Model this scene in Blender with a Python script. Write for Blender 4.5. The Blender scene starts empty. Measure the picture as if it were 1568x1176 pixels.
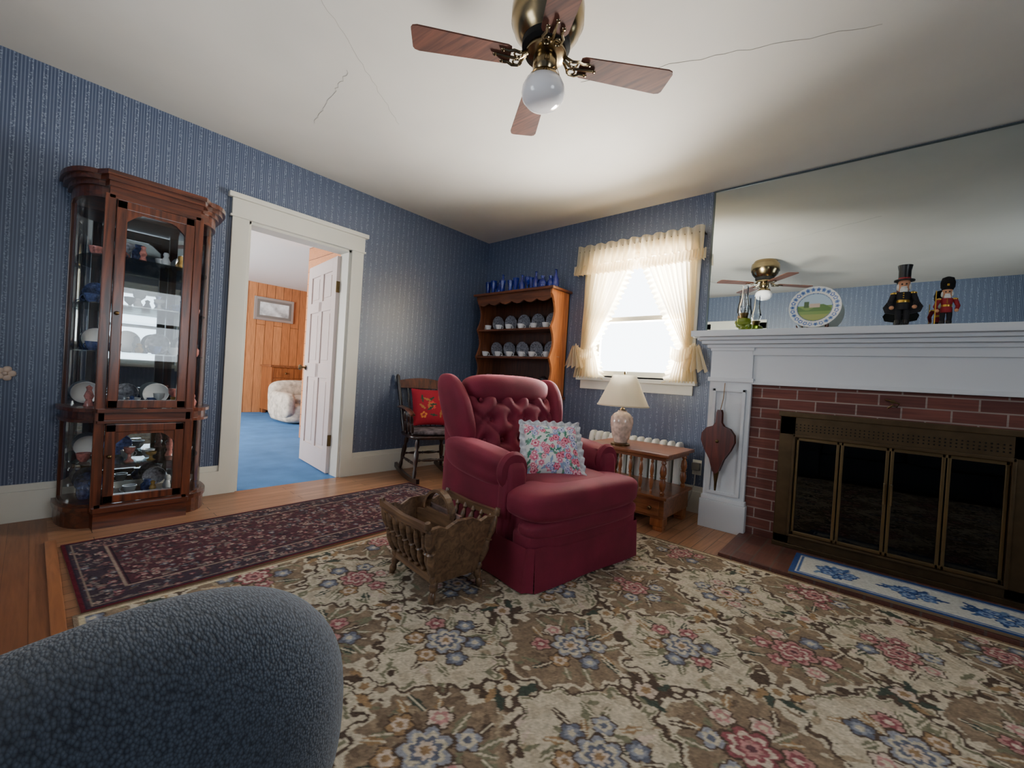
import bpy, bmesh, math, random
import numpy as np
from mathutils import Matrix, Vector, Euler
random.seed(4); np.random.seed(4)
pi=math.pi
# ------------------------------------------------------------------ helpers
def s2l(c):
    return tuple(((x/255)/12.92 if x/255<=0.04045 else ((x/255+0.055)/1.055)**2.4) for x in c)
def rgb(r,g,b): return s2l((r,g,b))
MATS={}
def M(name,col,rough=.5,metal=0,var=None,bump=None,sheen=0,coat=0,spec=.5,attr=None,trans=0,emis=None,ior=1.45,sheent=None):
    if name in MATS: return MATS[name]
    m=bpy.data.materials.new(name); m.use_nodes=True; nt=m.node_tree; b=nt.nodes['Principled BSDF']
    b.inputs['Base Color'].default_value=(*col,1); b.inputs['Roughness'].default_value=rough
    b.inputs['Metallic'].default_value=metal; b.inputs['Specular IOR Level'].default_value=spec
    b.inputs['Sheen Weight'].default_value=sheen; b.inputs['Coat Weight'].default_value=coat
    b.inputs['Transmission Weight'].default_value=trans; b.inputs['IOR'].default_value=ior
    if sheent: b.inputs['Sheen Tint'].default_value=(*sheent,1)
    if sheen: b.inputs['Sheen Roughness'].default_value=.4
    if emis: b.inputs['Emission Color'].default_value=(*emis[0],1); b.inputs['Emission Strength'].default_value=emis[1]
    tc=nt.nodes.new('ShaderNodeTexCoord')
    src=None
    if attr:
        a=nt.nodes.new('ShaderNodeAttribute'); a.attribute_name=attr; src=a.outputs['Color']
    if var:
        n=nt.nodes.new('ShaderNodeTexNoise'); n.inputs['Scale'].default_value=var[0]; n.inputs['Detail'].default_value=5
        nt.links.new(tc.outputs['Object'],n.inputs['Vector'])
        r=nt.nodes.new('ShaderNodeMapRange'); r.inputs['From Min'].default_value=.3; r.inputs['From Max'].default_value=.7
        r.inputs['To Min'].default_value=1-var[1]; r.inputs['To Max'].default_value=1+var[1]
        nt.links.new(n.outputs['Fac'],r.inputs['Value'])
        mx=nt.nodes.new('ShaderNodeVectorMath'); mx.operation='SCALE'
        if src: nt.links.new(src,mx.inputs[0])
        else: mx.inputs[0].default_value=col
        nt.links.new(r.outputs[0],mx.inputs['Scale']); src=mx.outputs[0]
    if src: nt.links.new(src,b.inputs['Base Color'])
    if bump:
        n=nt.nodes.new('ShaderNodeTexNoise'); n.inputs['Scale'].default_value=bump[0]; n.inputs['Detail'].default_value=4
        nt.links.new(tc.outputs['Object'],n.inputs['Vector'])
        bp=nt.nodes.new('ShaderNodeBump'); bp.inputs['Strength'].default_value=bump[1]; bp.inputs['Distance'].default_value=.01
        nt.links.new(n.outputs['Fac'],bp.inputs['Height']); nt.links.new(bp.outputs[0],b.inputs['Normal'])
    MATS[name]=m; return m
def wood(name,c1,c2,axis='z',scale=9,rough=.35,coat=.3,stretch=.08):
    if name in MATS: return MATS[name]
    m=bpy.data.materials.new(name); m.use_nodes=True; nt=m.node_tree; b=nt.nodes['Principled BSDF']
    b.inputs['Roughness'].default_value=rough; b.inputs['Coat Weight'].default_value=coat; b.inputs['Coat Roughness'].default_value=.2
    tc=nt.nodes.new('ShaderNodeTexCoord'); mp=nt.nodes.new('ShaderNodeMapping')
    s=[1,1,1]; s['xyz'.index(axis)]=stretch; mp.inputs['Scale'].default_value=s
    nt.links.new(tc.outputs['Object'],mp.inputs['Vector'])
    n=nt.nodes.new('ShaderNodeTexNoise'); n.inputs['Scale'].default_value=scale*4; n.inputs['Detail'].default_value=6; n.inputs['Distortion'].default_value=1.2
    nt.links.new(mp.outputs[0],n.inputs['Vector'])
    r=nt.nodes.new('ShaderNodeValToRGB'); r.color_ramp.elements[0].position=.32; r.color_ramp.elements[1].position=.7
    r.color_ramp.elements[0].color=(*c1,1); r.color_ramp.elements[1].color=(*c2,1)
    nt.links.new(n.outputs['Fac'],r.inputs[0]); nt.links.new(r.outputs[0],b.inputs['Base Color'])
    MATS[name]=m; return m
def glassy(name,tint=(1,1,1),refl=.9,base=.06,rough=0.0):
    if name in MATS: return MATS[name]
    m=bpy.data.materials.new(name); m.use_nodes=True; nt=m.node_tree; nt.nodes.clear()
    o=nt.nodes.new('ShaderNodeOutputMaterial'); t=nt.nodes.new('ShaderNodeBsdfTransparent'); g=nt.nodes.new('ShaderNodeBsdfGlossy')
    t.inputs[0].default_value=(*tint,1); g.inputs['Roughness'].default_value=rough
    f=nt.nodes.new('ShaderNodeFresnel'); f.inputs[0].default_value=1.5
    a=nt.nodes.new('ShaderNodeMath'); a.operation='MULTIPLY_ADD'; a.inputs[1].default_value=refl; a.inputs[2].default_value=base
    nt.links.new(f.outputs[0],a.inputs[0]); mx=nt.nodes.new('ShaderNodeMixShader')
    nt.links.new(a.outputs[0],mx.inputs[0]); nt.links.new(t.outputs[0],mx.inputs[1]); nt.links.new(g.outputs[0],mx.inputs[2]); nt.links.new(mx.outputs[0],o.inputs[0])
    MATS[name]=m; return m
def cloth(name,col,transl=.5,thru=.06):
    m=bpy.data.materials.new(name); m.use_nodes=True; nt=m.node_tree; nt.nodes.clear()
    o=nt.nodes.new('ShaderNodeOutputMaterial'); d=nt.nodes.new('ShaderNodeBsdfDiffuse'); t=nt.nodes.new('ShaderNodeBsdfTranslucent')
    d.inputs[0].default_value=(*col,1); t.inputs[0].default_value=(*col,1)
    mx=nt.nodes.new('ShaderNodeMixShader'); mx.inputs[0].default_value=transl
    nt.links.new(d.outputs[0],mx.inputs[1]); nt.links.new(t.outputs[0],mx.inputs[2])
    tr=nt.nodes.new('ShaderNodeBsdfTransparent'); mx2=nt.nodes.new('ShaderNodeMixShader'); mx2.inputs[0].default_value=thru
    nt.links.new(mx.outputs[0],mx2.inputs[1]); nt.links.new(tr.outputs[0],mx2.inputs[2]); nt.links.new(mx2.outputs[0],o.inputs[0])
    return m
def E(name,loc=(0,0,0),rz=0,rot=None):
    e=bpy.data.objects.new(name,None); e.empty_display_size=.1; bpy.context.collection.objects.link(e)
    e.location=loc; e.rotation_euler=rot if rot else (0,0,rz); return e
def fin(name,bm,mat,parent=None,smooth=False,mtx=None,angle=38):
    if mtx is not None: bm.transform(mtx)
    bmesh.ops.recalc_face_normals(bm,faces=bm.faces[:])
    me=bpy.data.meshes.new(name); bm.to_mesh(me); bm.free()
    if smooth:
        me.polygons.foreach_set('use_smooth',[True]*len(me.polygons))
        try: me.set_sharp_from_angle(angle=math.radians(angle))
        except Exception: pass
    o=bpy.data.objects.new(name,me); bpy.context.collection.objects.link(o)
    if isinstance(mat,(list,tuple)):
        for x in mat: me.materials.append(x)
    elif mat: me.materials.append(mat)
    if parent: o.parent=parent
    return o
def T(x,y,z): return Matrix.Translation((x,y,z))
def Rm(a,ax): return Matrix.Rotation(a,4,ax)
def b_box(bm,lo,hi,bev=0):
    c=[(a+b)/2 for a,b in zip(lo,hi)]; s=[abs(b-a) for a,b in zip(lo,hi)]
    r=bmesh.ops.create_cube(bm,size=1,matrix=T(*c)@Matrix.Diagonal((*s,1)))
    if bev:
        es=list({e for v in r['verts'] for e in v.link_edges})
        bmesh.ops.bevel(bm,geom=es,offset=min(bev,min(s)*.45),segments=2,profile=.7,affect='EDGES')
def box(name,par,lo,hi,mat,bev=.003,mtx=None):
    bm=bmesh.new(); b_box(bm,lo,hi,bev); return fin(name,bm,mat,par,mtx=mtx)
def boxes(name,par,lst,mat,bev=0,mtx=None):
    bm=bmesh.new()
    for lo,hi in lst: b_box(bm,lo,hi,bev)
    return fin(name,bm,mat,par,mtx=mtx)
def frame_to(p0,p1):
    p0=Vector(p0);p1=Vector(p1);d=p1-p0
    q=Vector((0,0,1)).rotation_difference(d.normalized()) if d.length>1e-9 else Matrix.Identity(3).to_quaternion()
    return Matrix.Translation(p0)@q.to_matrix().to_4x4(), d.length
def b_lathe(bm,prof,mtx=None,seg=24,cap=True):
    rings=[]
    for r,z in prof:
        r=max(r,1e-4)
        rings.append([bm.verts.new((r*math.cos(2*pi*i/seg),r*math.sin(2*pi*i/seg),z)) for i in range(seg)])
    for a,b in zip(rings,rings[1:]):
        for i in range(seg):
            j=(i+1)%seg; bm.faces.new((a[i],a[j],b[j],b[i]))
    if cap:
        bm.faces.new(rings[0][::-1]); bm.faces.new(rings[-1])
    if mtx is not None:
        bmesh.ops.transform(bm,matrix=mtx,verts=[v for r in rings for v in r])
def lathe(name,par,prof,loc,mat,seg=32,cap=True,mtx=None):
    bm=bmesh.new(); b_lathe(bm,prof,(T(*loc)@mtx) if mtx else T(*loc),seg,cap); return fin(name,bm,mat,par,True)
def b_rod(bm,p0,p1,r0,r1=None,seg=12):
    r1=r0 if r1 is None else r1
    m,l=frame_to(p0,p1); b_lathe(bm,[(r0,0),(r1,l)],m,seg)
def b_turn(bm,p0,p1,prof,seg=12):
    m,l=frame_to(p0,p1); b_lathe(bm,[(r,t*l) for t,r in prof],m,seg)
def rods(name,par,lst,mat,seg=12):
    bm=bmesh.new()
    for a in lst: b_rod(bm,*a,seg=seg)
    return fin(name,bm,mat,par,True)
SP=[(0,.009),(.08,.012),(.12,.007),(.2,.013),(.35,.016),(.48,.010),(.5,.016),(.52,.010),(.65,.016),(.8,.013),(.88,.007),(.92,.012),(1,.009)]
def turns(name,par,lst,mat,prof=SP,k=1,seg=10):
    bm=bmesh.new()
    for p0,p1 in lst: b_turn(bm,p0,p1,[(t,r*k) for t,r in prof],seg)
    return fin(name,bm,mat,par,True)
def b_prism(bm,poly,axis,lo,hi,bev=0):
    def mk(p,w):
        return {'x':(w,p[0],p[1]),'y':(p[0],w,p[1]),'z':(p[0],p[1],w)}[axis]
    a=[bm.verts.new(mk(p,lo)) for p in poly]; b=[bm.verts.new(mk(p,hi)) for p in poly]
    n=len(poly); bm.faces.new(a); bm.faces.new(b[::-1])
    for i in range(n): bm.faces.new((a[i],a[(i+1)%n],b[(i+1)%n],b[i]))
def prism(name,par,poly,axis,lo,hi,mat,mtx=None,smooth=False):
    bm=bmesh.new(); b_prism(bm,poly,axis,lo,hi); return fin(name,bm,mat,par,smooth,mtx)
def b_sweep(bm,pts,sec,up=(0,0,1),closed=False):
    pts=[Vector(p) for p in pts]; up=Vector(up); rings=[]; n=len(pts)
    for i,p in enumerate(pts):
        if closed: t=(pts[(i+1)%n]-pts[i-1])
        else: t=pts[min(i+1,n-1)]-pts[max(i-1,0)]
        t.normalize(); s=t.cross(up)
        if s.length<1e-4: s=Vector((1,0,0))
        s.normalize(); u=s.cross(t)
        rings.append([bm.verts.new(p+s*a+u*b) for a,b in sec])
    k=len(sec)
    for i in range(n if closed else n-1):
        A=rings[i];B=rings[(i+1)%n]
        for j in range(k): bm.faces.new((A[j],A[(j+1)%k],B[(j+1)%k],B[j]))
    if not closed: bm.faces.new(rings[0][::-1]); bm.faces.new(rings[-1])
def circ(r,n=8,ry=None): ry=ry or r; return [(r*math.cos(2*pi*i/n),ry*math.sin(2*pi*i/n)) for i in range(n)]
def rect(w,h): return [(-w/2,-h/2),(w/2,-h/2),(w/2,h/2),(-w/2,h/2)]
def sweep(name,par,pts,sec,mat,up=(0,0,1),closed=False,mtx=None):
    bm=bmesh.new(); b_sweep(bm,pts,sec,up,closed); return fin(name,bm,mat,par,True,mtx)
def b_soft(bm,c,s,p=4,cuts=10,fn=None,mtx=None):
    t=bmesh.new(); bmesh.ops.create_cube(t,size=2); bmesh.ops.subdivide_edges(t,edges=t.edges[:],cuts=cuts,use_grid_fill=True)
    for v in t.verts:
        x,y,z=v.co; k=(abs(x)**p+abs(y)**p+abs(z)**p)**(1/p); q=Vector((x/k,y/k,z/k))
        co=Vector((q.x*s[0]/2,q.y*s[1]/2,q.z*s[2]/2))
        if fn: co=fn(co,q)
        v.co=co
    mm=T(*c)@(mtx if mtx is not None else Matrix.Identity(4)); t.transform(mm)
    me=bpy.data.meshes.new('tmp'); t.to_mesh(me); t.free(); bm.from_mesh(me); bpy.data.meshes.remove(me)
def soft(name,par,c,s,mat,p=4,cuts=10,fn=None,mtx=None):
    bm=bmesh.new(); b_soft(bm,c,s,p,cuts,fn,mtx); return fin(name,bm,mat,par,True,angle=80)
def b_sph(bm,c,r,sc=(1,1,1),u=16,v=10):
    bmesh.ops.create_uvsphere(bm,u_segments=u,v_segments=v,radius=r,matrix=T(*c)@Matrix.Diagonal((*sc,1)))
def sph(name,par,c,r,mat,sc=(1,1,1)):
    bm=bmesh.new(); b_sph(bm,c,r,sc,24,16); return fin(name,bm,mat,par,True,angle=80)
# ------------------------------------------------------------------ painter (woven patterns stored as colour attribute)
class Paint:
    def __init__(s,W,H,res,base):
        s.nx=int(W/res)+1; s.ny=int(H/res)+1; s.W=W; s.H=H; s.res=res
        s.x=np.linspace(0,W,s.nx); s.y=np.linspace(0,H,s.ny)
        s.X,s.Y=np.meshgrid(s.x,s.y); s.I=np.zeros((s.ny,s.nx,3)); s.I[:]=s2l(base)
    def win(s,cx,cy,R):
        i0=max(0,int((cx-R)/s.res)); i1=min(s.nx,int((cx+R)/s.res)+2); j0=max(0,int((cy-R)/s.res)); j1=min(s.ny,int((cy+R)/s.res)+2)
        if i0>=i1 or j0>=j1: return None
        return slice(j0,j1),slice(i0,i1)
    def flower(s,cx,cy,R,n,ang,cols,dark=None):
        w=s.win(cx,cy,R*1.25)
        if not w: return
        dx=s.X[w]-cx; dy=s.Y[w]-cy; r=np.hypot(dx,dy); th=np.arctan2(dy,dx)
        I=s.I[w]
        if dark is not None: I[r<R*1.15*(.7+.3*np.abs(np.cos(n/2*(th-ang))))]=s2l(dark)
        for k,c in enumerate(cols):
            rad=R*(1-k/len(cols))
            m=r<rad*(.68+.32*np.abs(np.cos(n/2*(th-ang-k*.8)))); I[m]=s2l(c)
    def leaf(s,cx,cy,L,w_,ang,col,vein=None):
        w=s.win(cx,cy,L*.6)
        if not w: return
        dx=s.X[w]-cx; dy=s.Y[w]-cy; u=dx*math.cos(ang)+dy*math.sin(ang); v=-dx*math.sin(ang)+dy*math.cos(ang)
        u=u/(L/2); hw=w_*(1-u**2)*(1+.25*np.cos(u*9)); m=(np.abs(u)<1)&(np.abs(v-.15*w_*u)<hw); s.I[w][m]=s2l(col)
        if vein is not None: s.I[w][m&(np.abs(v-.15*w_*u)<s.res*.6)]=s2l(vein)
    def noise(s,a=.12):
        s.I*=(1+a*np.random.randn(s.ny,s.nx,1)).clip(.5,1.5)
def gridmesh(name,P,mat,par,fn):
    nx,ny=P.nx,P.ny; co=fn(P.X,P.Y).reshape(-1,3)
    idx=np.arange(nx*ny).reshape(ny,nx)
    q=np.stack([idx[:-1,:-1],idx[:-1,1:],idx[1:,1:],idx[1:,:-1]],-1).reshape(-1,4)
    me=bpy.data.meshes.new(name); me.vertices.add(nx*ny); me.vertices.foreach_set('co',co.ravel().astype(np.float32))
    me.loops.add(q.size); me.loops.foreach_set('vertex_index',q.ravel().astype(np.int32))
    me.polygons.add(len(q)); me.polygons.foreach_set('loop_start',np.arange(0,q.size,4,dtype=np.int32))
    me.update(calc_edges=True); me.polygons.foreach_set('use_smooth',[True]*len(q))
    a=me.color_attributes.new('Col','FLOAT_COLOR','POINT'); c=np.ones((nx*ny,4),np.float32); c[:,:3]=P.I.reshape(-1,3).clip(0,1)
    a.data.foreach_set('color',c.ravel())
    o=bpy.data.objects.new(name,me); bpy.context.collection.objects.link(o); me.materials.append(mat)
    if par: o.parent=par
    return o
# ------------------------------------------------------------------ materials
white=M('painted_trim_white',rgb(222,220,208),.45,var=(3,.04))
mantelw=M('mantel_white_paint',rgb(205,208,212),.4)
brass=M('polished_brass',rgb(150,132,100),.2,1,var=(12,.1))
brassdk=M('antique_brass',rgb(104,86,58),.35,1,var=(20,.2))
black=M('black_paint',rgb(22,20,20),.35)
blackm=M('flat_black',rgb(10,9,9),.9)  # one flat black shared by firebox, door vents and fan vents
cherry=wood('cherry_wood',rgb(52,24,14),rgb(108,54,30),'z',8,.28,.5)
cherryx=wood('cherry_wood_h',rgb(52,24,14),rgb(102,50,28),'y',8,.28,.5)
maple=wood('maple_wood',rgb(110,60,30),rgb(164,100,56),'z',7,.35,.3)
maplex=wood('maple_wood_h',rgb(100,58,34),rgb(148,92,56),'x',7,.35,.3)
rackw=wood('rack_wood',rgb(74,52,38),rgb(128,98,70),'x',8,.4,.2)
bladew=wood('fan_blade_wood',rgb(70,38,28),rgb(112,64,46),'x',8,.75,.0)
velvet=M('burgundy_velvet',rgb(112,22,46),.75,var=(6,.22),bump=(300,.15),sheen=.45,sheent=rgb(255,150,165))
china=M('white_china',rgb(225,226,228),.15,coat=.5)
chinab=M('blue_china',rgb(74,90,140),.2,coat=.5,var=(60,.6))
chinag=M('patterned_china',rgb(120,122,132),.2,coat=.5,var=(70,.6))
chinap=M('rose_china',rgb(206,130,120),.2,coat=.5,var=(60,.4))
chinay=M('gilt_china',rgb(190,150,80),.25,coat=.5,var=(50,.4))
cobalt=M('cobalt_glass',rgb(34,56,180),.05,trans=.6,coat=.5)
pane=glassy('clear_glass_pane',(.95,.97,.97),.8,.0)
# striped wallpaper
def wallpaper(name,axis):
    m=bpy.data.materials.new(name); m.use_nodes=True; nt=m.node_tree; b=nt.nodes['Principled BSDF']; L=nt.links
    g=nt.nodes.new('ShaderNodeNewGeometry'); sp=nt.nodes.new('ShaderNodeSeparateXYZ'); L.new(g.outputs['Position'],sp.inputs[0]); o=sp.outputs[axis]
    def mth(op,a,bv=None,c=None):
        n=nt.nodes.new('ShaderNodeMath'); n.operation=op
        for i,v in enumerate((a,bv,c)):
            if v is None: continue
            if isinstance(v,(int,float)): n.inputs[i].default_value=v
            else: L.new(v,n.inputs[i])
        return n.outputs[0]
    ph=mth('FRACT',mth('MULTIPLY',o,1/.055))
    wide=mth('LESS_THAN',mth('ABSOLUTE',mth('SUBTRACT',ph,.5)),.17)
    thin=mth('LESS_THAN',mth('ABSOLUTE',mth('SUBTRACT',mth('FRACT',mth('MULTIPLY',o,4/.055)),.5)),.2)
    vo=nt.nodes.new('ShaderNodeTexVoronoi'); vo.inputs['Scale'].default_value=110; L.new(g.outputs['Position'],vo.inputs['Vector'])
    dots=mth('LESS_THAN',vo.outputs['Distance'],.4)
    pat=mth('MULTIPLY',wide,dots)
    fac=mth('ADD',mth('MULTIPLY',pat,.5),mth('MULTIPLY',thin,.38))
    fac=mth('MINIMUM',fac,1)
    mx=nt.nodes.new('ShaderNodeMix'); mx.data_type='RGBA'; L.new(fac,mx.inputs[0])
    mx.inputs[6].default_value=(*rgb(60,74,102),1); mx.inputs[7].default_value=(*rgb(146,158,178),1)
    L.new(mx.outputs[2],b.inputs['Base Color'])
    rr=mth('MULTIPLY_ADD',fac,-.12,.38); L.new(rr,b.inputs['Roughness']); b.inputs['Specular IOR Level'].default_value=.8
    return m
wpL=wallpaper('blue_striped_wallpaper_y',1); wpX=wallpaper('blue_striped_wallpaper_x',0)
def planks(name,c1,c2,rot=0,w=.075,l=1.1,rough=.35,mortar=.002,mc=(20,10,6)):
    m=bpy.data.materials.new(name); m.use_nodes=True; nt=m.node_tree; b=nt.nodes['Principled BSDF']; L=nt.links
    g=nt.nodes.new('ShaderNodeNewGeometry'); mp=nt.nodes.new('ShaderNodeMapping'); mp.inputs['Rotation'].default_value=rot if isinstance(rot,tuple) else (0,0,rot); L.new(g.outputs['Position'],mp.inputs['Vector'])
    br=nt.nodes.new('ShaderNodeTexBrick'); br.inputs['Scale'].default_value=1; br.inputs['Brick Width'].default_value=l; br.inputs['Row Height'].default_value=w
    br.inputs['Mortar Size'].default_value=mortar; br.inputs['Color1'].default_value=(*c1,1); br.inputs['Color2'].default_value=(*c2,1); br.inputs['Mortar'].default_value=(*s2l(mc),1); br.inputs['Bias'].default_value=0
    L.new(mp.outputs[0],br.inputs['Vector'])
    m2=nt.nodes.new('ShaderNodeMapping'); m2.inputs['Scale'].default_value=(2,30,30); L.new(mp.outputs[0],m2.inputs['Vector'])
    n=nt.nodes.new('ShaderNodeTexNoise'); n.inputs['Scale'].default_value=2.5; n.inputs['Detail'].default_value=5; L.new(m2.outputs[0],n.inputs['Vector'])
    r=nt.nodes.new('ShaderNodeMapRange'); r.inputs['From Min'].default_value=.3; r.inputs['From Max'].default_value=.7; r.inputs['To Min'].default_value=.75; r.inputs['To Max'].default_value=1.2; L.new(n.outputs['Fac'],r.inputs[0])
    v=nt.nodes.new('ShaderNodeVectorMath'); v.operation='SCALE'; L.new(br.outputs['Color'],v.inputs[0]); L.new(r.outputs[0],v.inputs['Scale']); L.new(v.outputs[0],b.inputs['Base Color'])
    b.inputs['Roughness'].default_value=rough
    return m
floorw=planks('oak_floor_planks',rgb(142,100,72),rgb(166,122,90),pi/2,mc=(60,38,26))
floorw2=planks('oak_floor_planks_hall',rgb(126,80,52),rgb(136,88,58),0,mc=(96,58,36),mortar=.001)
panelw=planks('knotty_pine_panelling',rgb(178,114,70),rgb(198,134,86),(0,pi/2,0),.16,3.5,.3,.004,(80,42,20))
panelx=planks('knotty_pine_panelling_x',rgb(178,114,70),rgb(198,134,86),(pi/2,pi/2,0),.16,3.5,.3,.004,(80,42,20))
brick=planks('red_brick',rgb(88,46,40),rgb(110,60,50),(pi/2,0,0),.068,.2,.75,.004,(140,124,116))
hearthb=planks('dark_hearth_brick',rgb(78,46,40),rgb(98,60,50),pi/2,.1,.2,.5,.005,(84,72,66))
ceilm=M('ceiling_plaster',rgb(204,200,192),.85,var=(1.2,.07),bump=(4,.3))
carpet=M('blue_carpet',rgb(78,132,190),.95,var=(4,.15),bump=(250,.5))
# ------------------------------------------------------------------ room shell
H=2.57; XR=5.4; YB=-4.05; t=.14
boxes('wall_left',None,[((-t,YB-t,0),(0,-2.52,H)),((-t,-1.70,0),(0,0,H)),((-t,-2.52,2.03),(0,-1.70,H))],wpL)
WX0,WX1,WZ0,WZ1=1.50,2.36,1.06,2.14
boxes('wall_front',None,[((-t,0,0),(WX0,t,H)),((WX1,0,0),(XR+t,t,H)),((WX0,0,0),(WX1,t,WZ0)),((WX0,0,WZ1),(WX1,t,H))],wpX)
ry0,ry1,rz0,rz1=-2.85,-1.95,.85,2.0
boxes('wall_right',None,[((XR,YB-t,0),(XR+t,ry0,H)),((XR,ry1,0),(XR+t,0,H)),((XR,ry0,0),(XR+t,ry1,rz0)),((XR,ry0,rz1),(XR+t,ry1,H))],wpL)
bx0,bx1,bz0,bz1=1.38,2.10,.9,2.02
boxes('wall_back',None,[((0,YB-t,0),(bx0,YB,H)),((bx1,YB-t,0),(XR,YB,H)),((bx0,YB-t,0),(bx1,YB,bz0)),((bx0,YB-t,bz1),(bx1,YB,H))],wpX)
box('floor',None,(0,-3.46,-.1),(XR,0,0),floorw,0)
box('floor_hall_side',None,(0,YB,-.1),(XR,-3.46,0),floorw2,0)
box('ceiling',None,(-t,YB-t,H),(XR+t,t,H+.1),ceilm,0)
box('trim_threshold',None,(.5,-3.475,0),(2.75,-3.435,.012),wood('threshold_oak',rgb(130,80,48),rgb(170,110,70),'x'),.003)
def baseb(name,lst):
    g=E(name)
    for i,(lo,hi) in enumerate(lst):
        boxes('board_%d'%(i+1),g,[(lo,(hi[0],hi[1],.17))],white,.003)
        dx=hi[0]-lo[0]; dy=hi[1]-lo[1]
        k=.6
        if dx<dy: h2=(lo[0]+dx*k,hi[1],.21); l2=(lo[0],lo[1],.17)
        else: h2=(hi[0],hi[1],.21); l2=(lo[0],lo[1]+dy*(1-k),.17)
        if lo[1]<YB+.01 and dx>dy: l2=(lo[0],lo[1],.17); h2=(hi[0],lo[1]+dy*k,.21)
        boxes('cap_%d'%(i+1),g,[(l2,h2)],white,.004)
baseb('baseboard_left',[((0,YB,0),(.022,-2.62,0)),((0,-1.60,0),(.022,0,0))])
baseb('baseboard_front',[((.022,-.022,0),(2.66,0,0))])
baseb('baseboard_back',[((.022,YB,0),(XR,YB+.022,0))])
# ------------------------------------------------------------------ door + casing
g=E('trim_door_casing')
boxes('jamb',g,[((-t-.01,-2.52,0),(.0,-2.495,2.03)),((-t-.01,-1.725,0),(.0,-1.70,2.03)),((-t-.01,-2.52,2.005),(.0,-1.70,2.03))],white,.002)
boxes('casing_left',g,[((0,-2.625,0),(.022,-2.515,2.03))],white,.004)
boxes('casing_right',g,[((0,-1.705,0),(.022,-1.595,2.03))],white,.004)
boxes('head',g,[((0,-2.63,2.03),(.026,-1.59,2.16)),((0,-2.655,2.16),(.045,-1.565,2.195)),((0,-2.64,2.025),(.032,-1.58,2.04))],white,.004)
g=E('door_1',(-t-.01,-1.735,.01),math.radians(174))
doorw=M('door_paint',rgb(218,202,196),.4)
dl=.78
sl=[((0,-.018,0),(.11,.018,1.98)),((dl-.11,-.018,0),(dl,.018,1.98)),((.11,-.018,0),(dl-.11,.018,.2)),((.11,-.018,1.86),(dl-.11,.018,1.98)),
    ((.11,-.018,.86),(dl-.11,.018,1.0)),((.11,-.018,1.5),(dl-.11,.018,1.6)),((dl/2-.045,-.018,.2),(dl/2+.045,.018,1.86))]
boxes('stiles_rails',g,sl,doorw,.004); box('panels',g,(.1,-.006,.19),(dl-.1,.006,1.87),doorw,0)
pl=[]
for (za,zb) in ((.23,.83),(1.03,1.47),(1.63,1.83)):
    for xa,xb in ((.14,dl/2-.075),(dl/2+.075,dl-.14)): pl.append(((xa,-.013,za),(xb,.013,zb)))
boxes('raised_fields',g,pl,doorw,.006)
lathe('knob_a',g,[(.025,0),(.025,.006),(.01,.01),(.01,.035),(.026,.045),(.028,.06),(.015,.07)],(dl-.055,.018,.95),brassdk,16,mtx=Rm(-pi/2,'X'))
lathe('knob_b',g,[(.025,0),(.025,.006),(.01,.01),(.01,.035),(.026,.045),(.028,.06),(.015,.07)],(dl-.055,-.018,.95),brassdk,16,mtx=Rm(pi/2,'X'))
boxes('hinges',g,[((-.012,-.02,.25),(.0,.02,.35)),((-.012,-.02,1.65),(.0,.02,1.75))],brassdk,.002)
# ------------------------------------------------------------------ adjoining room
box('floor_side_room',None,(-5.9,-4.2,-.1),(-.0,1.3,-.001),carpet,0)
box('wall_side_room_far',None,(-5.9,-4.2,0),(-5.75,1.3,H),panelw,0)
box('wall_side_room_right',None,(-5.75,1.15,0),(-t,1.3,H),panelx,0)
boxes('wall_side_room_closet',None,[((-2.2,-1.12,0),(-t-.001,-1.02,H)),((-2.3,-1.12,0),(-2.2,1.15,H))],panelx,0)
boxes('wall_side_room_left',None,[((-5.75,-4.2,0),(-4.6,-4.05,H)),((-2.0,-4.2,0),(-t,-4.05,H)),((-4.6,-4.2,0),(-2.0,-4.05,.6)),((-4.6,-4.2,2.2),(-2.0,-4.05,H))],panelx,0)
box('ceiling_side_room',None,(-5.9,-4.2,H),(-t,1.3,H+.1),M('ceiling_white',rgb(232,228,220),.8),0)
g=E('window_side_room')
boxes('frame',g,[((-4.6,-4.12,.6),(-4.53,-4.06,2.2)),((-2.07,-4.12,.6),(-2.0,-4.06,2.2)),((-3.34,-4.12,.6),(-3.26,-4.06,2.2)),((-4.6,-4.12,2.13),(-2.0,-4.06,2.2)),((-4.6,-4.12,.6),(-2.0,-4.03,.66)),((-4.6,-4.11,1.38),(-2.0,-4.07,1.42))],white,.003)
g=E('framed_picture',(-5.745,-.33,2.07))
box('frame',g,(0,-.37,-.23),(.03,.37,.23),M('silver_frame',rgb(176,174,170),.3,.5),.015)
box('mat_board',g,(.02,-.32,-.18),(.032,.32,.18),M('mat_board',rgb(120,116,110),.5),.004)
box('print',g,(.03,-.27,-.13),(.036,.27,.13),M('picture_print',rgb(206,212,212),.2,var=(6,.5),coat=.5),0)
g=E('dresser',(-5.45,-.05,0))
box('body',g,(-.28,-.45,.08),(.25,.45,.92),maple); box('top',g,(-.29,-.48,.92),(.28,.48,.96),maplex)
boxes('drawers',g,[((.25,-.42,.12+.2*i),(.265,.42,.3+.2*i)) for i in range(4)],maple,.004)
boxes('feet',g,[((-.26,-.43,0),(-.2,-.37,.08)),((.18,-.43,0),(.24,-.37,.08)),((-.26,.37,0),(-.2,.43,.08)),((.18,.37,0),(.24,.43,.08))],maple)
bm=bmesh.new()
for i in range(4):
    for s in (-.2,.2): b_sph(bm,(.28,s,.21+.2*i),.018)
fin('knobs',bm,brassdk,g,True)
g=E('floral_sofa',(-4.0,-.22,0))
fl=M('floral_upholstery',rgb(196,184,168),.9,var=(14,.35))
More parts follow.
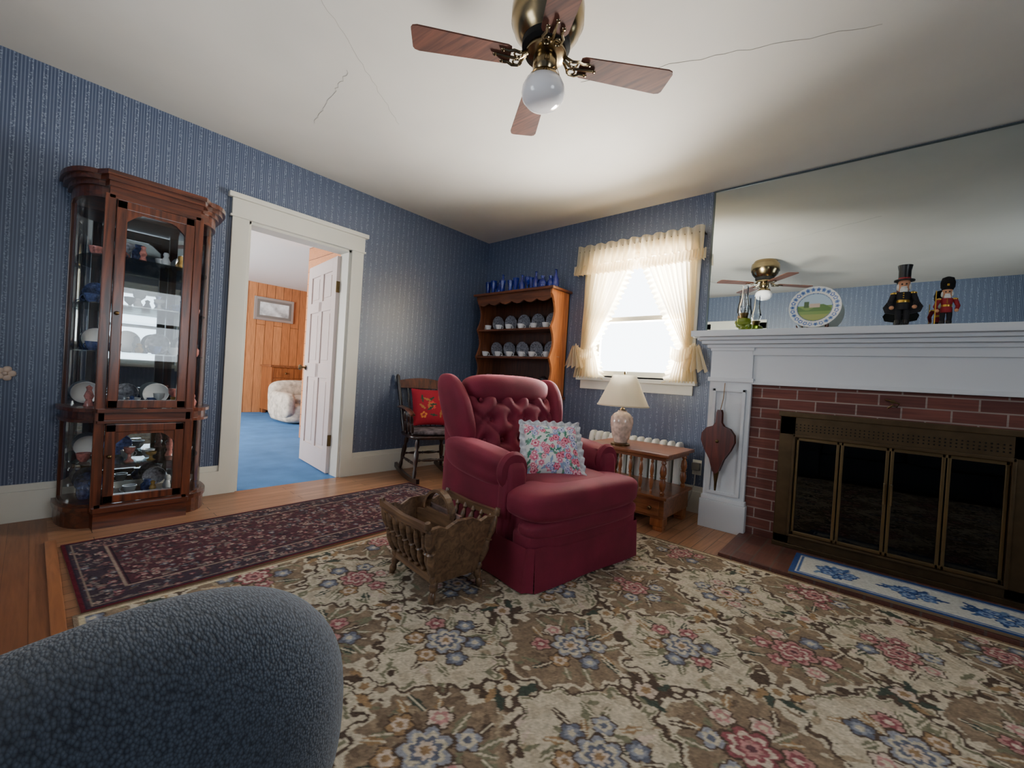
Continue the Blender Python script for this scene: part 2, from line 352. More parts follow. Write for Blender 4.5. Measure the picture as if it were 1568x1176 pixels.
soft('base',g,(0,0,.18),(.85,1.2,.34),fl,6); soft('arm',g,(0.0,-.52,.30),(.85,.2,.44),fl,4); soft('arm_far',g,(0,.52,.30),(.85,.2,.44),fl,4)
soft('back',g,(-.36,0,.46),(.24,1.2,.5),fl,4); soft('seat_cushion',g,(.08,0,.38),(.7,.84,.16),fl,4)
# ------------------------------------------------------------------ windows of main room
g=E('window_1')
boxes('casing',g,[((WX0-.1,-.025,WZ0-.02),(WX0,0,WZ1+.1)),((WX1,-.025,WZ0-.02),(WX1+.1,0,WZ1+.1)),((WX0-.1,-.025,WZ1),(WX1+.1,0,WZ1+.12))],white,.004)
boxes('stool',g,[((WX0-.13,-.06,WZ0-.05),(WX1+.13,.05,WZ0-.015)),((WX0-.1,-.022,WZ0-.13),(WX1+.1,0,WZ0-.05))],white,.004)
def sash(y,z0,z1,x0=WX0,x1=WX1): return [((x0,y,z0),(x0+.05,y+.035,z1)),((x1-.05,y,z0),(x1,y+.035,z1)),((x0,y,z0),(x1,y+.035,z0+.05)),((x0,y,z1-.04),(x1,y+.035,z1))]
boxes('sash_lower',g,sash(.04,WZ0,1.61),white,.003); boxes('sash_upper',g,sash(.08,1.57,WZ1),white,.003)
boxes('jamb_liner',g,[((WX0-.002,0,WZ0-.02),(WX0+.012,t,WZ1)),((WX1-.012,0,WZ0-.02),(WX1+.002,t,WZ1)),((WX0,0,WZ1-.012),(WX1,t,WZ1)),((WX0,0,WZ0-.02),(WX1,t,WZ0+.005))],white)
g=E('window_2')
boxes('casing',g,[((XR-.025,ry0-.1,rz0-.1),(XR,ry0,rz1+.1)),((XR-.025,ry1,rz0-.1),(XR,ry1+.1,rz1+.1)),((XR-.025,ry0-.1,rz1),(XR,ry1+.1,rz1+.12)),((XR-.06,ry0-.12,rz0-.05),(XR,ry1+.12,rz0))],white,.004)
ym=(ry0+ry1)/2
boxes('sash',g,[((XR+.04,ry0,rz0),(XR+.08,ry0+.05,rz1)),((XR+.04,ry1-.05,rz0),(XR+.08,ry1,rz1)),((XR+.04,ry0,1.42),(XR+.08,ry1,1.47)),((XR+.04,ry0,rz0),(XR+.08,ry1,rz0+.06)),((XR+.04,ry0,rz1-.05),(XR+.08,ry1,rz1))],white,.003)
g=E('window_3')
boxes('casing',g,[((bx0-.1,YB,bz0-.1),(bx0,YB+.025,bz1+.1)),((bx1,YB,bz0-.1),(bx1+.1,YB+.025,bz1+.1)),((bx0-.1,YB,bz1),(bx1+.1,YB+.025,bz1+.14)),((bx0-.12,YB,bz0-.05),(bx1+.12,YB+.06,bz0))],white,.004)
boxes('sash',g,[((bx0,YB-.08,bz0),(bx0+.05,YB-.04,bz1)),((bx1-.05,YB-.08,bz0),(bx1,YB-.04,bz1)),((bx0,YB-.08,1.44),(bx1,YB-.04,1.49)),((bx0,YB-.08,bz0),(bx1,YB-.04,bz0+.06)),((bx0,YB-.08,bz1-.05),(bx1,YB-.04,bz1))],white,.003)
# curtains
cur=cloth('cream_curtain_fabric',rgb(246,234,206),.6,.16)
def surf(name,par,nu,nv,fn,mat,closed=False):
    bm=bmesh.new(); R=[[bm.verts.new(fn(i/(nu-1),j/(nv-1))) for i in range(nu)] for j in range(nv)]
    for j in range(nv-1):
        for i in range(nu-1): bm.faces.new((R[j][i],R[j][i+1],R[j+1][i+1],R[j+1][i]))
    return fin(name,bm,mat,par,True,angle=180)
g=E('curtains')
rods('rod',g,[((1.33,-.07,2.24),(2.49,-.07,2.24),.008),((1.34,-.07,2.24),(1.34,0,2.24),.006),((2.48,-.07,2.24),(2.48,0,2.24),.006)],brassdk)
def val(u,v):
    x=1.325+u*1.17; ph=u*2*pi*21
    amp=.006+.022*v; z=2.29-.20*v+ (.008*math.sin(ph*.5+1) if v>.95 or v<.05 else 0)
    return (x+.008*math.sin(ph*.5)*v,-.085-.012*v+amp*math.sin(ph+.6*math.sin(3*u*pi)),z)
surf('valance',g,300,10,val,cur)
def valr(u,v):
    x=1.30+u*1.22; ph=u*2*pi*44
    return (x,-.10+(.01+.028*v)*math.sin(ph),2.10-.085*v+.008*math.sin(ph*.5)*v-.01*math.sin(u*pi))
surf('valance_ruffle',g,420,5,valr,cur)
def panel(side):
    def f(u,v):
        zt=2.20; zb=1.03; z=zt+(zb-zt)*v; tie=1.33; nr=0 if side<0 else .05
        if z>tie:
            k=(zt-z)/(zt-tie); inner=.50-nr-.40*k**1.1; outer=-.02
        else:
            k=(tie-z)/(tie-zb); inner=.10-nr+.10*k**.7; outer=-.02-.06*k**.8
        w=outer+(inner-outer)*u; ph=u*2*pi*9
        am=.02*(1-.5*math.exp(-((z-tie)/.12)**2))
        x=(1.42+w) if side<0 else (2.42-w)
        return (x,-.055+am*math.sin(ph+v*2)+.006*math.sin(ph*2.3),z)
    return f
def pruf(side):
    pf=panel(side)
    def f(u,v):
        a=Vector(pf(1,v)); ph=v*2*pi*26; w=.06*u
        return (a.x+(w if side<0 else -w)*.9,a.y-.01+.022*u*math.sin(ph),a.z-.3*w)
    return f
for s,n in ((-1,'left'),(1,'right')):
    surf('panel_'+n,g,120,40,panel(s),cur); surf('ruffle_'+n,g,6,260,pruf(s),cur)
    x0=1.36 if s<0 else 2.48; x1=1.56 if s<0 else 2.28
    def tie(u,v,x0=x0,x1=x1): return (x0+(x1-x0)*u,-.085-.02*math.sin(u*pi)+.014*math.sin(u*2*pi*9)*(abs(v-.5)*2),1.36-.05*math.sin(u*pi)-.03*u-.1*v)
    surf('tieback_'+n,g,90,7,tie,cur)
    def tail(u,v,x0=x0,s=s): 
        return (x0+(u-.5)*(.06+.12*v)*1.2+s*.0,-.09+.02*math.sin(u*2*pi*4),1.33-.2*v+.015*math.sin(u*2*pi*4))
    surf('bow_tail_'+n,g,50,6,tail,cur)
# ------------------------------------------------------------------ rugs
Cc=dict(cream=(192,181,160),taupe=(126,108,90),olive=(118,116,94),rose=(138,80,84),pink=(176,130,126),pale=(194,177,162),blue=(98,102,116),lblue=(140,143,152),green=(66,74,66),gold=(148,120,88),dk=(82,68,58),plum=(100,66,72),mid=(156,140,117))
def bouquet(P,cx,cy,sc,kind,rot):
    G=Cc['green']; 
    for k in range(18):
        a=rot+k*2*pi/18+random.uniform(-.2,.2); d=sc*random.uniform(.8,1.4)
        P.leaf(cx+d*math.cos(a),cy+d*math.sin(a),sc*random.uniform(.5,.9),sc*.10,a+random.uniform(-.6,.6),random.choice([G,Cc['olive'],Cc['olive'],Cc['dk'],Cc['gold']]),Cc['cream'])
    for k in range(6):
        a=rot+k*2*pi/6+.4; d=sc*random.uniform(.75,.95)
        col=random.choice([(Cc['blue'],Cc['lblue'],Cc['cream']),(Cc['gold'],Cc['pale'],Cc['gold']),(Cc['pink'],Cc['rose'],Cc['pale']),(Cc['pale'],Cc['pink'],Cc['cream']),(Cc['lblue'],Cc['cream'],Cc['blue'])])
        P.flower(cx+d*math.cos(a),cy+d*math.sin(a),sc*.3,5,a,col,Cc['dk'])
    cols={0:(Cc['pink'],Cc['rose'],Cc['pale'],Cc['rose'],Cc['pink'],Cc['plum']),1:(Cc['lblue'],Cc['cream'],Cc['blue'],Cc['pale'],Cc['gold']),2:(Cc['pale'],Cc['gold'],Cc['cream'],Cc['pink'],Cc['dk']),3:(Cc['rose'],Cc['pale'],Cc['rose'],Cc['pink'],Cc['plum'])}[kind]
    P.flower(cx,cy,sc*.58,7,rot,cols,Cc['dk'])
RX0,RX1,RY0,RY1=1.45,5.0,-3.42,-.86
P=Paint(RX1-RX0,RY1-RY0,.0055,Cc['cream'])
px=.62; X=P.X;Y=P.Y
nz=.30*np.sin(X*41+3*np.sin(Y*17))*np.sin(Y*37+2*np.sin(X*13))+.22*np.sin(X*73+Y*31)*np.sin(Y*67-X*23)
gq=np.cos(2*pi*(X-.1)/px)+np.cos(2*pi*(Y+.05)/px)+nz
P.I[gq>0]=s2l(Cc['taupe']); 
P.I[(gq>.6)&(nz>0.1)]=s2l((138,120,100)); P.I[(gq<-.5)&(nz<-.12)]=s2l((178,166,145))
for k in range(1700):
    x=random.uniform(0,P.W);y=random.uniform(0,P.H)
    g0=math.cos(2*pi*(x-.1)/px)+math.cos(2*pi*(y+.05)/px)
    P.leaf(x,y,random.uniform(.04,.11),random.uniform(.006,.013),random.uniform(0,6),random.choice([Cc['mid'],(108,92,77),(146,128,106),Cc['olive']] if g0>0 else [Cc['mid'],(172,158,136),Cc['pale'],Cc['olive']]))
ed=np.abs(gq-.02); P.I[ed<.11]=s2l(Cc['dk']); P.I[(gq>.11)&(gq<.40)&(np.sin(X*60)*np.sin(Y*60)>-.4)]=s2l(Cc['cream']); P.I[(gq<-.2)&(gq>-.36)&(np.sin(X*50+1)*np.sin(Y*50)>0)]=s2l(Cc['olive'])
for i in range(-1,14):
    for j in range(-1,11):
        cx=.1+i*px/2; cy=-.05+j*px/2
        if (i+j)%2==0:
            bouquet(P,cx+random.uniform(-.02,.02),cy+random.uniform(-.02,.02),random.uniform(.115,.135),random.choice([0,3,0,1]) if i%2==0 else random.choice([1,2,1,0]),random.uniform(0,6))
        else:
            for k in range(6):
                a=random.uniform(0,6); P.leaf(cx+.05*math.cos(a),cy+.05*math.sin(a),.1,.014,a+.6,random.choice([Cc['dk'],Cc['green'],Cc['gold'],Cc['cream']]))
            P.flower(cx,cy,.036,5,random.uniform(0,6),random.choice([(Cc['pale'],Cc['pink']),(Cc['pale'],Cc['gold']),(Cc['cream'],Cc['gold'])]),Cc['dk'])
e=np.minimum.reduce([X,P.W-X,Y,P.H-Y]); P.I[e<.012]=s2l(Cc['taupe']); P.I[(e>.012)&(e<.03)]=s2l((190,176,146))
P.noise(.13)
rugm=M('rug_pile',(1,1,1),.95,attr='Col',var=(60,.12),bump=(400,.5),spec=.2)
g=E('floral_area_rug'); 
gridmesh('pile',P,rugm,g,lambda X,Y:np.stack([RX0+X,RY0+Y,0*X+.012],-1))
box('backing',g,(RX0,RY0,.0),(RX1,RY1,.0115),M('rug_backing',rgb(120,100,76),.95),0)
# runner
RW,RL=.84,2.1
P=Paint(RW,RL,.0055,(60,48,58)); X=P.X;Y=P.Y
e=np.minimum.reduce([X,P.W-X,Y,P.H-Y])
P.I[e>.15]=s2l((74,44,52))
for k in range(2600):
    x=random.uniform(.0,RW);y=random.uniform(0,RL)
    d=min(x,RW-x,y,RL-y)
    if d<.03 or abs(d-.15)<.012: continue
    if random.random()<.55: P.leaf(x,y,random.uniform(.03,.06),.006,random.uniform(0,6),random.choice([(110,100,96),(60,60,64),(86,70,66),(122,90,86),(46,36,44)]))
    else: P.flower(x,y,random.uniform(.009,.018),5,random.uniform(0,6),random.choice([((150,134,124),(110,60,66)),((120,74,80),(160,144,132)),((90,94,106),(150,138,128)),((100,60,66),(130,110,104))]),(34,28,36))
P.I[(e<.012)]=s2l((84,22,34)); P.I[(e>.012)&(e<.022)]=s2l((40,36,50)); P.I[(e>.143)&(e<.15)]=s2l((140,122,110)); P.I[(e>.03)&(e<.035)]=s2l((130,114,102)); P.I[(e>.157)&(e<.162)]=s2l((30,26,38))
P.noise(.12)
g=E('runner_rug',(.985,-2.36,0),math.radians(1.8))
gridmesh('pile',P,rugm,g,lambda X,Y:np.stack([X-RW/2,Y-RL/2,0*X+.010],-1)); box('backing',g,(-RW/2,-RL/2,0.0),(RW/2,RL/2,.0095),MATS['rug_backing'],0)
# hearth rug
P=Paint(1.0,.36,.006,(206,206,198)); X=P.X;Y=P.Y; e=np.minimum.reduce([X,P.W-X,Y,P.H-Y])
for cx in (.2,.5,.8):
    for k in range(14):
        a=random.uniform(0,6); d=random.uniform(.02,.11); P.leaf(cx+d*1.3*math.cos(a),.18+d*.7*math.sin(a),.08,.014,a,random.choice([(70,100,150),(110,136,172),(50,76,126)]))
    for k in range(5):
        a=k*1.3+cx; P.flower(cx+.06*math.cos(a),.18+.045*math.sin(a),.034,5,a,((90,120,170),(150,170,200),(60,84,140)),(40,60,110))
P.I[e<.03]=s2l((50,76,130)); P.I[(e>.036)&(e<.044)]=s2l((70,100,150)); P.noise(.06)
g=E('hearth_rug',(3.78,-.64,.024),math.radians(1))
gridmesh('pile',P,rugm,g,lambda X,Y:np.stack([X-.5,Y-.18,0*X+.013],-1)); box('backing',g,(-.5,-.18,0),(.5,.18,.0125),MATS['rug_backing'],0)
# ------------------------------------------------------------------ mantel / fireplace (one object)
g=E('fireplace')
PX0,PX1=2.67,2.94; F=-.27
QX0,QX1=4.34,4.61
for n,(a,b) in (('left',(PX0,PX1)),('right',(QX0,QX1))):
    boxes('pilaster_'+n,g,[((a,F-.03,0),(b,0,1.3))],mantelw,.004)
    boxes('pilaster_plinth_'+n,g,[((a-.015,F-.05,0),(b+.015,0,.2)),((a-.008,F-.04,.2),(b+.008,0,.23))],mantelw,.005)
    boxes('pilaster_fluting_'+n,g,[((a+.03,F-.045,.27),(a+.05,F-.03,1.0)),((b-.05,F-.045,.27),(b-.03,F-.03,1.0)),((a+.03,F-.045,.25),(b-.03,F-.03,.27)),((a+.03,F-.045,.98),(b-.03,F-.03,1.0))],mantelw,.003)
    boxes('pilaster_capital_'+n,g,[((a-.012,F-.045,1.05),(b+.012,0,1.08)),((a-.006,F-.04,1.27),(b+.006,0,1.3))],mantelw,.004)
boxes('frieze',g,[((PX1-.01,F-.015,1.04),(QX0+.01,-.01,1.3)),((PX1-.01,F-.035,1.04),(QX0+.01,-.2,1.065)),((PX1-.01,F-.03,1.24),(QX0+.01,-.2,1.3))],mantelw,.003)
boxes('shelf',g,[((2.64,F-.05,1.29),(4.64,0,1.315)),((2.61,F-.08,1.315),(4.67,0,1.34)),((2.585,F-.105,1.34),(4.695,0,1.362)),((2.55,F-.14,1.362),(4.73,0,1.405))],mantelw,.006)
BX0,BX1=PX1,QX0
boxes('brickwork',g,[((BX0,F,0),(3.2,-.001,1.04)),((4.1,F,0),(BX1,-.001,1.04)),((3.2,F,.75),(4.1,-.001,1.04))],brick)
boxes('firebox',g,[((3.2,-.02,0.03),(4.1,-.005,.75)),((3.2,F,0.0),(4.1,-.005,.03))],blackm)
box('floor_hearth_tiles',None,(2.93,-.82,0),(4.62,F-.0,.022),hearthb,.004)
FY=F-.06
FX0,FX1=3.13,4.2
bfr=M('bronze_frame',rgb(84,68,48),.42,.8,var=(15,.15))
boxes('door_surround',g,[((FX0,FY-.03,.0225),(FX0+.09,F-.001,.87)),((FX1-.09,FY-.03,.0225),(FX1,F-.001,.87)),((FX0,FY-.03,.73),(FX1,F-.001,.87)),((FX0,FY-.03,.0225),(FX1,F-.001,.1))],bfr,.006)
boxes('door_surround_lip',g,[((FX0-.008,FY-.04,.845),(FX1+.008,FY-.02,.878)),((FX0+.075,FY-.045,.1),(FX0+.09,FY-.02,.74)),((FX1-.09,FY-.045,.1),(FX1-.075,FY-.02,.74)),((FX0+.075,FY-.045,.72),(FX1-.075,FY-.02,.74)),((FX0+.075,FY-.045,.095),(FX1-.075,FY-.02,.11)),((FX0,FY-.05,.0225),(FX1,FY-.02,.05))],bfr,.004)
dw=(FX1-FX0-.18)/4; l=[];gl=[]
for i in range(4):
    a=FX0+.09+i*dw; b=a+dw
    l+=[((a+.003,FY-.02,.11),(a+.018,FY,.72)),((b-.018,FY-.02,.11),(b-.003,FY,.72)),((a,FY-.02,.70),(b,FY,.72)),((a,FY-.02,.11),(b,FY,.13))]
    gl.append(((a+.01,FY-.008,.12),(b-.01,FY-.005,.71)))
boxes('glass_door_frames',g,l,M('dull_brass',rgb(118,98,68),.35,.9),.003); boxes('glass_panes',g,gl,glassy('smoked_glass',(.3,.28,.25),.8,.01))
boxes('door_handles',g,[((3.645,FY-.05,.40),(3.655,FY-.03,.52)),((3.675,FY-.05,.40),(3.685,FY-.03,.52))],brass,.003)
bm=bmesh.new()
for i in range(44):
    for j in range(3): b_rod(bm,(FX0+.09+i*.0205,FY-.034,.765+j*.018),(FX0+.09+i*.0205,FY-.0295,.765+j*.018),.004,seg=6)
fin('vent_perforations',bm,blackm,g)
rods('logs',g,[((3.35,-.13,.08),(3.95,-.11,.08),.045,.04),((3.37,-.2,.075),(3.91,-.21,.075),.04,.045),((3.45,-.16,.15),(3.87,-.15,.16),.04,.035)],M('charred_log',rgb(90,76,64),.9,var=(20,.5)))
g=E('damper_pull_hook',(3.66,F,.97))
sweep('hook',g,[(-.03,-.003,.02),(0,-.02,.01),(.03,-.02,0),(.02,-.02,-.02),(0,-.02,-.012),(-.02,-.015,-.03)],circ(.004),brassdk)
lathe('plate',g,[(.012,0),(.012,.004)],(0,0,.01),brassdk,12,mtx=Rm(pi/2,'X'))
# mirror
mir=M('mirror_silver',(.78,.84,.82),.0,1)
g=E('wall_mirror')
box('glass',g,(2.535,-.008,1.41),(4.76,-.002,2.555),mir,0)
boxes('edge_trim',g,[((2.525,-.012,1.41),(2.537,-.0,2.562)),((2.525,-.012,2.553),(4.77,-.0,2.562))],M('mirror_edge',rgb(90,100,100),.3,.6))
# ------------------------------------------------------------------ mantel ornaments
MZ=1.4055
g=E('oil_lamp',(2.84,-.2,MZ))
gg=M('green_glass',rgb(150,170,40),.05,trans=.6,coat=.4)
lathe('base',g,[(.045,0),(.047,.008),(.025,.02),(.013,.035),(.016,.05)],(0,0,0),gg)
lathe('font',g,[(.014,.048),(.04,.06),(.05,.08),(.045,.1),(.02,.112)],(0,0,0),gg)
lathe('burner',g,[(.02,.11),(.026,.118),(.026,.128),(.03,.135),(.03,.142)],(0,0,0),brassdk)
tcg=glassy('thin_clear_glass',(.93,.95,.95),1.0,.08)
lathe('chimney',g,[(.025,.14),(.036,.17),(.034,.2),(.022,.25),(.019,.33),(.022,.34)],(0,0,0),tcg,cap=False)
g=E('oil_lamp',(2.80,-.1,MZ))
lathe('base',g,[(.04,0),(.042,.008),(.02,.02),(.012,.035),(.014,.05)],(0,0,0),gg)
lathe('font',g,[(.014,.048),(.035,.06),(.042,.08),(.04,.1),(.02,.112)],(0,0,0),gg)
lathe('burner',g,[(.02,.11),(.026,.118),(.026,.14)],(0,0,0),brassdk)
lathe('chimney',g,[(.022,.14),(.03,.17),(.028,.2),(.02,.25),(.018,.31)],(0,0,0),tcg,cap=False)
# plate with painted scene
P=Paint(.29,.29,.003,(225,226,222)); X=P.X-.145;Y=P.Y-.145; r=np.hypot(X,Y)
for k in range(26):
    a=k*2*pi/26; P.flower(.145+.122*math.cos(a),.145+.122*math.sin(a),.014,5,a,random.choice([((90,120,180),(230,230,230)),((120,150,190),(70,90,150))]),None)
P.I[(r<.098)&(r>.094)]=s2l((90,110,150)); ins=r<.094
P.I[ins&(Y>.01)]=s2l((176,200,216)); P.I[ins&(Y<=.01)]=s2l((120,150,80)); P.I[ins&(Y<.0+.02*np.sin(X*40))&(Y>-.03)]=s2l((86,122,62)); P.I[ins&(Y<-.05)]=s2l((150,160,90)); P.I[ins&(np.abs(X)<.03)&(np.abs(Y-.012)<.014)]=s2l((200,180,160)); P.I[ins&(np.abs(X+.045)<.014)&(np.abs(Y-.02)<.022)]=s2l((60,92,50))
g=E('decorative_plate',(3.245,-.17,MZ+.03),rot=(math.radians(-12),0,0))
def pf(X,Y):
    x=X-.145;y=Y-.145;r=np.hypot(x,y)
    rr=np.minimum(r,.143); s=rr/np.maximum(r,1e-6); dep=.012*np.clip((rr-.09)/.05,0,1)
    return np.stack([x*s,-dep,y*s+.143],-1)
gridmesh('plate_face',P,M('plate_glaze',(1,1,1),.15,attr='Col',coat=.5),g,pf)
lathe('plate_back',g,[(.05,0),(.09,.001),(.143,-.0115),(.144,-.009),(.09,.006),(.05,.008)],(0,.002,.143),china,48,mtx=Rm(-pi/2,'X'))
g=E('plate_stand',(3.245,-.17,MZ))
rods('legs',g,[((-.07,-.05,.006),(-.07,.06,.006),.006),((.07,-.05,.006),(.07,.06,.006),.006),((-.07,.0,.016),(.07,.0,.016),.005),((-.07,-.045,.006),(-.085,-.05,.04),.006,.004),((.07,-.045,.006),(.085,-.05,.04),.006,.004),((-.07,.055,.006),(-.05,.07,.14),.005),((.07,.055,.006),(.05,.07,.14),.005)],cherry)
def nutcracker(loc,h,coat,pants,hat,cape):
    g=E('nutcracker',loc); k=h/.36
    def S(p): return [(r*k,z*k) for r,z in p]
    skin=M('nutcracker_face',rgb(196,140,104),.5); wh=M('nutcracker_fur',rgb(220,220,215),.9,bump=(120,.8))
    gold=M('gold_paint',rgb(190,150,60),.3,.8)
    box('base',g,(-.04*k,-.03*k,0),(.04*k,.03*k,.02*k),black)
    for s in (-1,1):
        n='a' if s<0 else 'b'
        lathe('boot_'+n,g,S([(.014,.02),(.015,.05),(.013,.055)]),(s*.017*k,0,0),black,14)
        soft('foot_'+n,g,(s*.017*k,-.012*k,.027*k),(.024*k,.045*k,.016*k),black,3,4)
        lathe('leg_'+n,g,S([(.012,.055),(.015,.09),(.014,.13)]),(s*.017*k,0,0),pants,14)
        rods('arm_'+n,g,[((s*.04*k,0,.20*k),(s*.055*k,-.005*k,.155*k),.014*k,.012*k),((s*.055*k,-.005*k,.155*k),(s*.048*k,-.03*k,.125*k),.012*k,.01*k)],coat)
        sph('hand_'+n,g,(s*.047*k,-.034*k,.12*k),.011*k,skin)
        lathe('epaulette_'+n,g,S([(.018,.2),(.019,.206),(.006,.213)]),(s*.038*k,0,0),gold,14)
        sph('eye_'+n,g,(s*.009*k,-.023*k,.252*k),.0045*k,black)
    lathe('torso',g,S([(.03,.11),(.032,.13),(.026,.16),(.032,.19),(.034,.205),(.014,.218)]),(0,0,0),coat,20)
    lathe('belt',g,S([(.0285,.15),(.029,.152),(.029,.162),(.0285,.164)]),(0,0,0),gold,20)
    boxes('buttons',g,[((-.003*k,-.036*k,z*k),(.003*k,-.03*k,(z+.005)*k)) for z in (.172,.184,.196)],gold)
    lathe('head',g,S([(.02,.215),(.025,.225),(.026,.265),(.022,.275)]),(0,0,0),skin,20)
    soft('beard',g,(0,-.02*k,.214*k),(.034*k,.02*k,.042*k),wh,3,5); soft('hair',g,(0,.006*k,.24*k),(.062*k,.045*k,.05*k),wh,3,6)
    soft('nose',g,(0,-.028*k,.244*k),(.008*k,.012*k,.012*k),skin,2.5,4); soft('moustache',g,(0,-.027*k,.235*k),(.028*k,.008*k,.007*k),wh,3,4)
    if hat=='top': lathe('top_hat',g,S([(.045,.272),(.045,.278),(.027,.28),(.027,.33),(.033,.36),(.0,.361)]),(0,0,0),black,24); lathe('hat_band',g,S([(.0275,.281),(.0275,.29)]),(0,0,0),M('red_band',rgb(140,30,30),.6),24)
    else: lathe('busby_hat',g,S([(.028,.268),(.036,.285),(.038,.32),(.03,.35),(.008,.36)]),(0,0,0),M('bearskin',rgb(18,16,18),.95,bump=(150,1)),24); box('hat_badge',g,(-.006*k,-.04*k,.29*k),(.006*k,-.034*k,.305*k),gold)
    if cape:
        prism('cape',g,[(-.03*k,.205*k),(-.05*k,.19*k),(-.085*k,.13*k),(-.075*k,.10*k),(-.03*k,.09*k),(.03*k,.09*k),(.075*k,.10*k),(.085*k,.13*k),(.05*k,.19*k),(.03*k,.205*k)],'y',.018*k,.026*k,black)
    else: rods('staff',g,[((-.056*k,-.036*k,.02*k),(-.056*k,-.036*k,.26*k),.003*k)],gold)
blk=M('black_felt',rgb(26,24,28),.8); red=M('red_felt',rgb(140,24,34),.7)
nutcracker((3.675,-.2,MZ),.375,blk,blk,'top',True); nutcracker((3.855,-.2,MZ),.29,red,blk,'bear',False)
# bellows
g=E('fireplace_bellows',(2.765,F-.078,0))
pts=[(0,.40),(.02,.42),(.045,.5),(.085,.57),(.108,.63),(.104,.68),(.075,.72),(.035,.735),(.018,.76),(.016,.83),(.01,.85)]
poly=[(x,z) for x,z in pts]+[(-x,z) for x,z in pts[::-1]][:-1]
prism('board_front',g,poly,'y',-.03,-.018,wood('bellows_wood',rgb(60,22,16),rgb(98,40,28),'z'))
prism('board_back',g,poly,'y',.018,.03,MATS['bellows_wood'])
prism('leather',g,[(x*.95,z if z<.7 else min(z,.735)) for x,z in poly],'y',-.018,.018,M('brown_leather',rgb(50,28,22),.6))
lathe('nozzle',g,[(.006,.28),(.008,.3),(.01,.34),(.018,.40),(.02,.42)],(0,0,0),brassdk,16)
sph('stud',g,(0,-.03,.63),.012,brassdk)
sweep('hanging_cord',g,[(0,.0,.84),(.01,.02,.93),(.012,.028,1.04)],circ(.003,6),M('leather_cord',rgb(150,120,90),.8),up=(0,1,0))
# ------------------------------------------------------------------ hutch
g=E('hutch',(.69,-.005,0))
HW=.515
hb=wood('hutch_wood',rgb(84,44,24),rgb(128,74,42),'z',7,.35,.3); hbx=wood('hutch_wood_h',rgb(80,42,24),rgb(122,70,40),'x',7,.35,.3)
boxes('base_cabinet',g,[((-HW,-.42,.06),(HW,0,.8))],hb,.004); box('counter',g,(-HW-.02,-.45,.8),(HW+.02,0,.83),hbx,.006)
boxes('base_feet',g,[((-HW,-.42,0),(-HW+.1,-.36,.06)),((HW-.1,-.42,0),(HW,-.36,.06)),((-HW,-.06,0),(-HW+.1,0,.06)),((HW-.1,-.06,0),(HW,0,.06))],hb)
boxes('doors',g,[((-HW+.03,-.435,.1),(-.01,-.42,.55)),((.01,-.435,.1),(HW-.03,-.42,.55)),((-HW+.03,-.435,.58),(-.01,-.42,.77)),((.01,-.435,.58),(HW-.03,-.42,.77))],hb,.006)
bm=bmesh.new()
for x,z in ((-.25,.68),(.25,.68),(-.06,.33),(.06,.33)): b_sph(bm,(x,-.445,z),.015)
fin('knobs',bm,brassdk,g,True)
def side_poly():
    p=[(0,.83),(-.28,.83)]
    for a,b in ((.83,.93),(.93,1.2),(1.2,1.5),(1.5,1.80)):
        for i in range(1,9):
            u=i/8; p.append((-.28+.05*math.sin(u*pi)**1.0*(1 if b-a>.15 else .3),a+(b-a)*u))
    p+=[(-.30,1.82),(-.30,1.86),(0,1.86)]
    return p
hblit=wood('hutch_wood_lit',rgb(160,92,46),rgb(206,130,74),'z',7,.35,.3)  # lighter copy of the hutch wood: light on the right side put into colour
prism('side_left',g,side_poly(),'x',-HW,-HW+.022,hb); prism('side_right',g,side_poly(),'x',HW-.022,HW,hblit)
box('back_boards',g,(-HW,-.012,.83),(HW,0,1.86),wood('hutch_back',rgb(58,30,18),rgb(86,48,28),'z'),0)
boxes('shelves',g,[((-HW+.02,-.27,z-.02),(HW-.02,-.01,z)) for z in (1.21,1.5)],hbx,.004)
box('top',g,(-HW-.03,-.33,1.86),(HW+.03,0,1.885),hbx,.006)
p=[(-HW+.02,1.86)]
for i in range(0,61):
    u=i/60; p.append((-HW+.02+u*(2*HW-.04),1.78-.028*abs(math.sin(u*pi*6))+.0))
p.append((HW-.02,1.86)); prism('scalloped_valance',g,p,'y',-.30,-.28,hbx)
box('shelf_drawers',g,(-HW+.02,-.25,.84),(HW-.02,-.01,.93),hb,.004)
def b_plate(bm,c,r,tilt=-.2,yaw=0): b_lathe(bm,[(r*.3,0),(r*.6,.0),(r*.98,.012),(r,.016),(r*.97,.019),(r*.6,.006),(0.0,.005)],T(*c)@Rm(yaw,'Z')@Rm(pi/2+tilt,'X'),24,False)
def b_cup(bm,c,r=.036,h=.05,a=0):
    x,y,z=c; b_lathe(bm,[(r*.45,0),(r*.5,.004),(r*.8,h*.35),(r,h),(r*.93,h),(r*.72,h*.35),(0,h*.15)],T(x,y,z),14,False)
    b_sweep(bm,[(x+math.cos(a)*(r*.85+.02*math.sin(t_)),y+math.sin(a)*(r*.85+.02*math.sin(t_)),z+h*.5+h*.32*math.cos(t_)) for t_ in [i*pi/6 for i in range(7)]],circ(.003,5),up=(math.sin(a)+.01,-math.cos(a),0.01))
bm=bmesh.new();bm2=bmesh.new()
for z in (1.2105,1.5005):
    for i in range(5): b_plate(bm,(-.38+.19*i,-.06,z+.088),.088,.16)
    for i in range(6):
        x=-.43+.165*i+random.uniform(-.02,.02); b_cup(bm2,(x,-.19,z),.038,.055,random.choice([0,pi,.4]))
        b_lathe(bm2,[(.02,0),(.055,.01),(.056,.012),(.0,.006)],T(x+.06,-.14,z),16,False)
fin('display_plates',bm,chinag,g,True); fin('display_cups',bm2,china,g,True)
bm=bmesh.new()
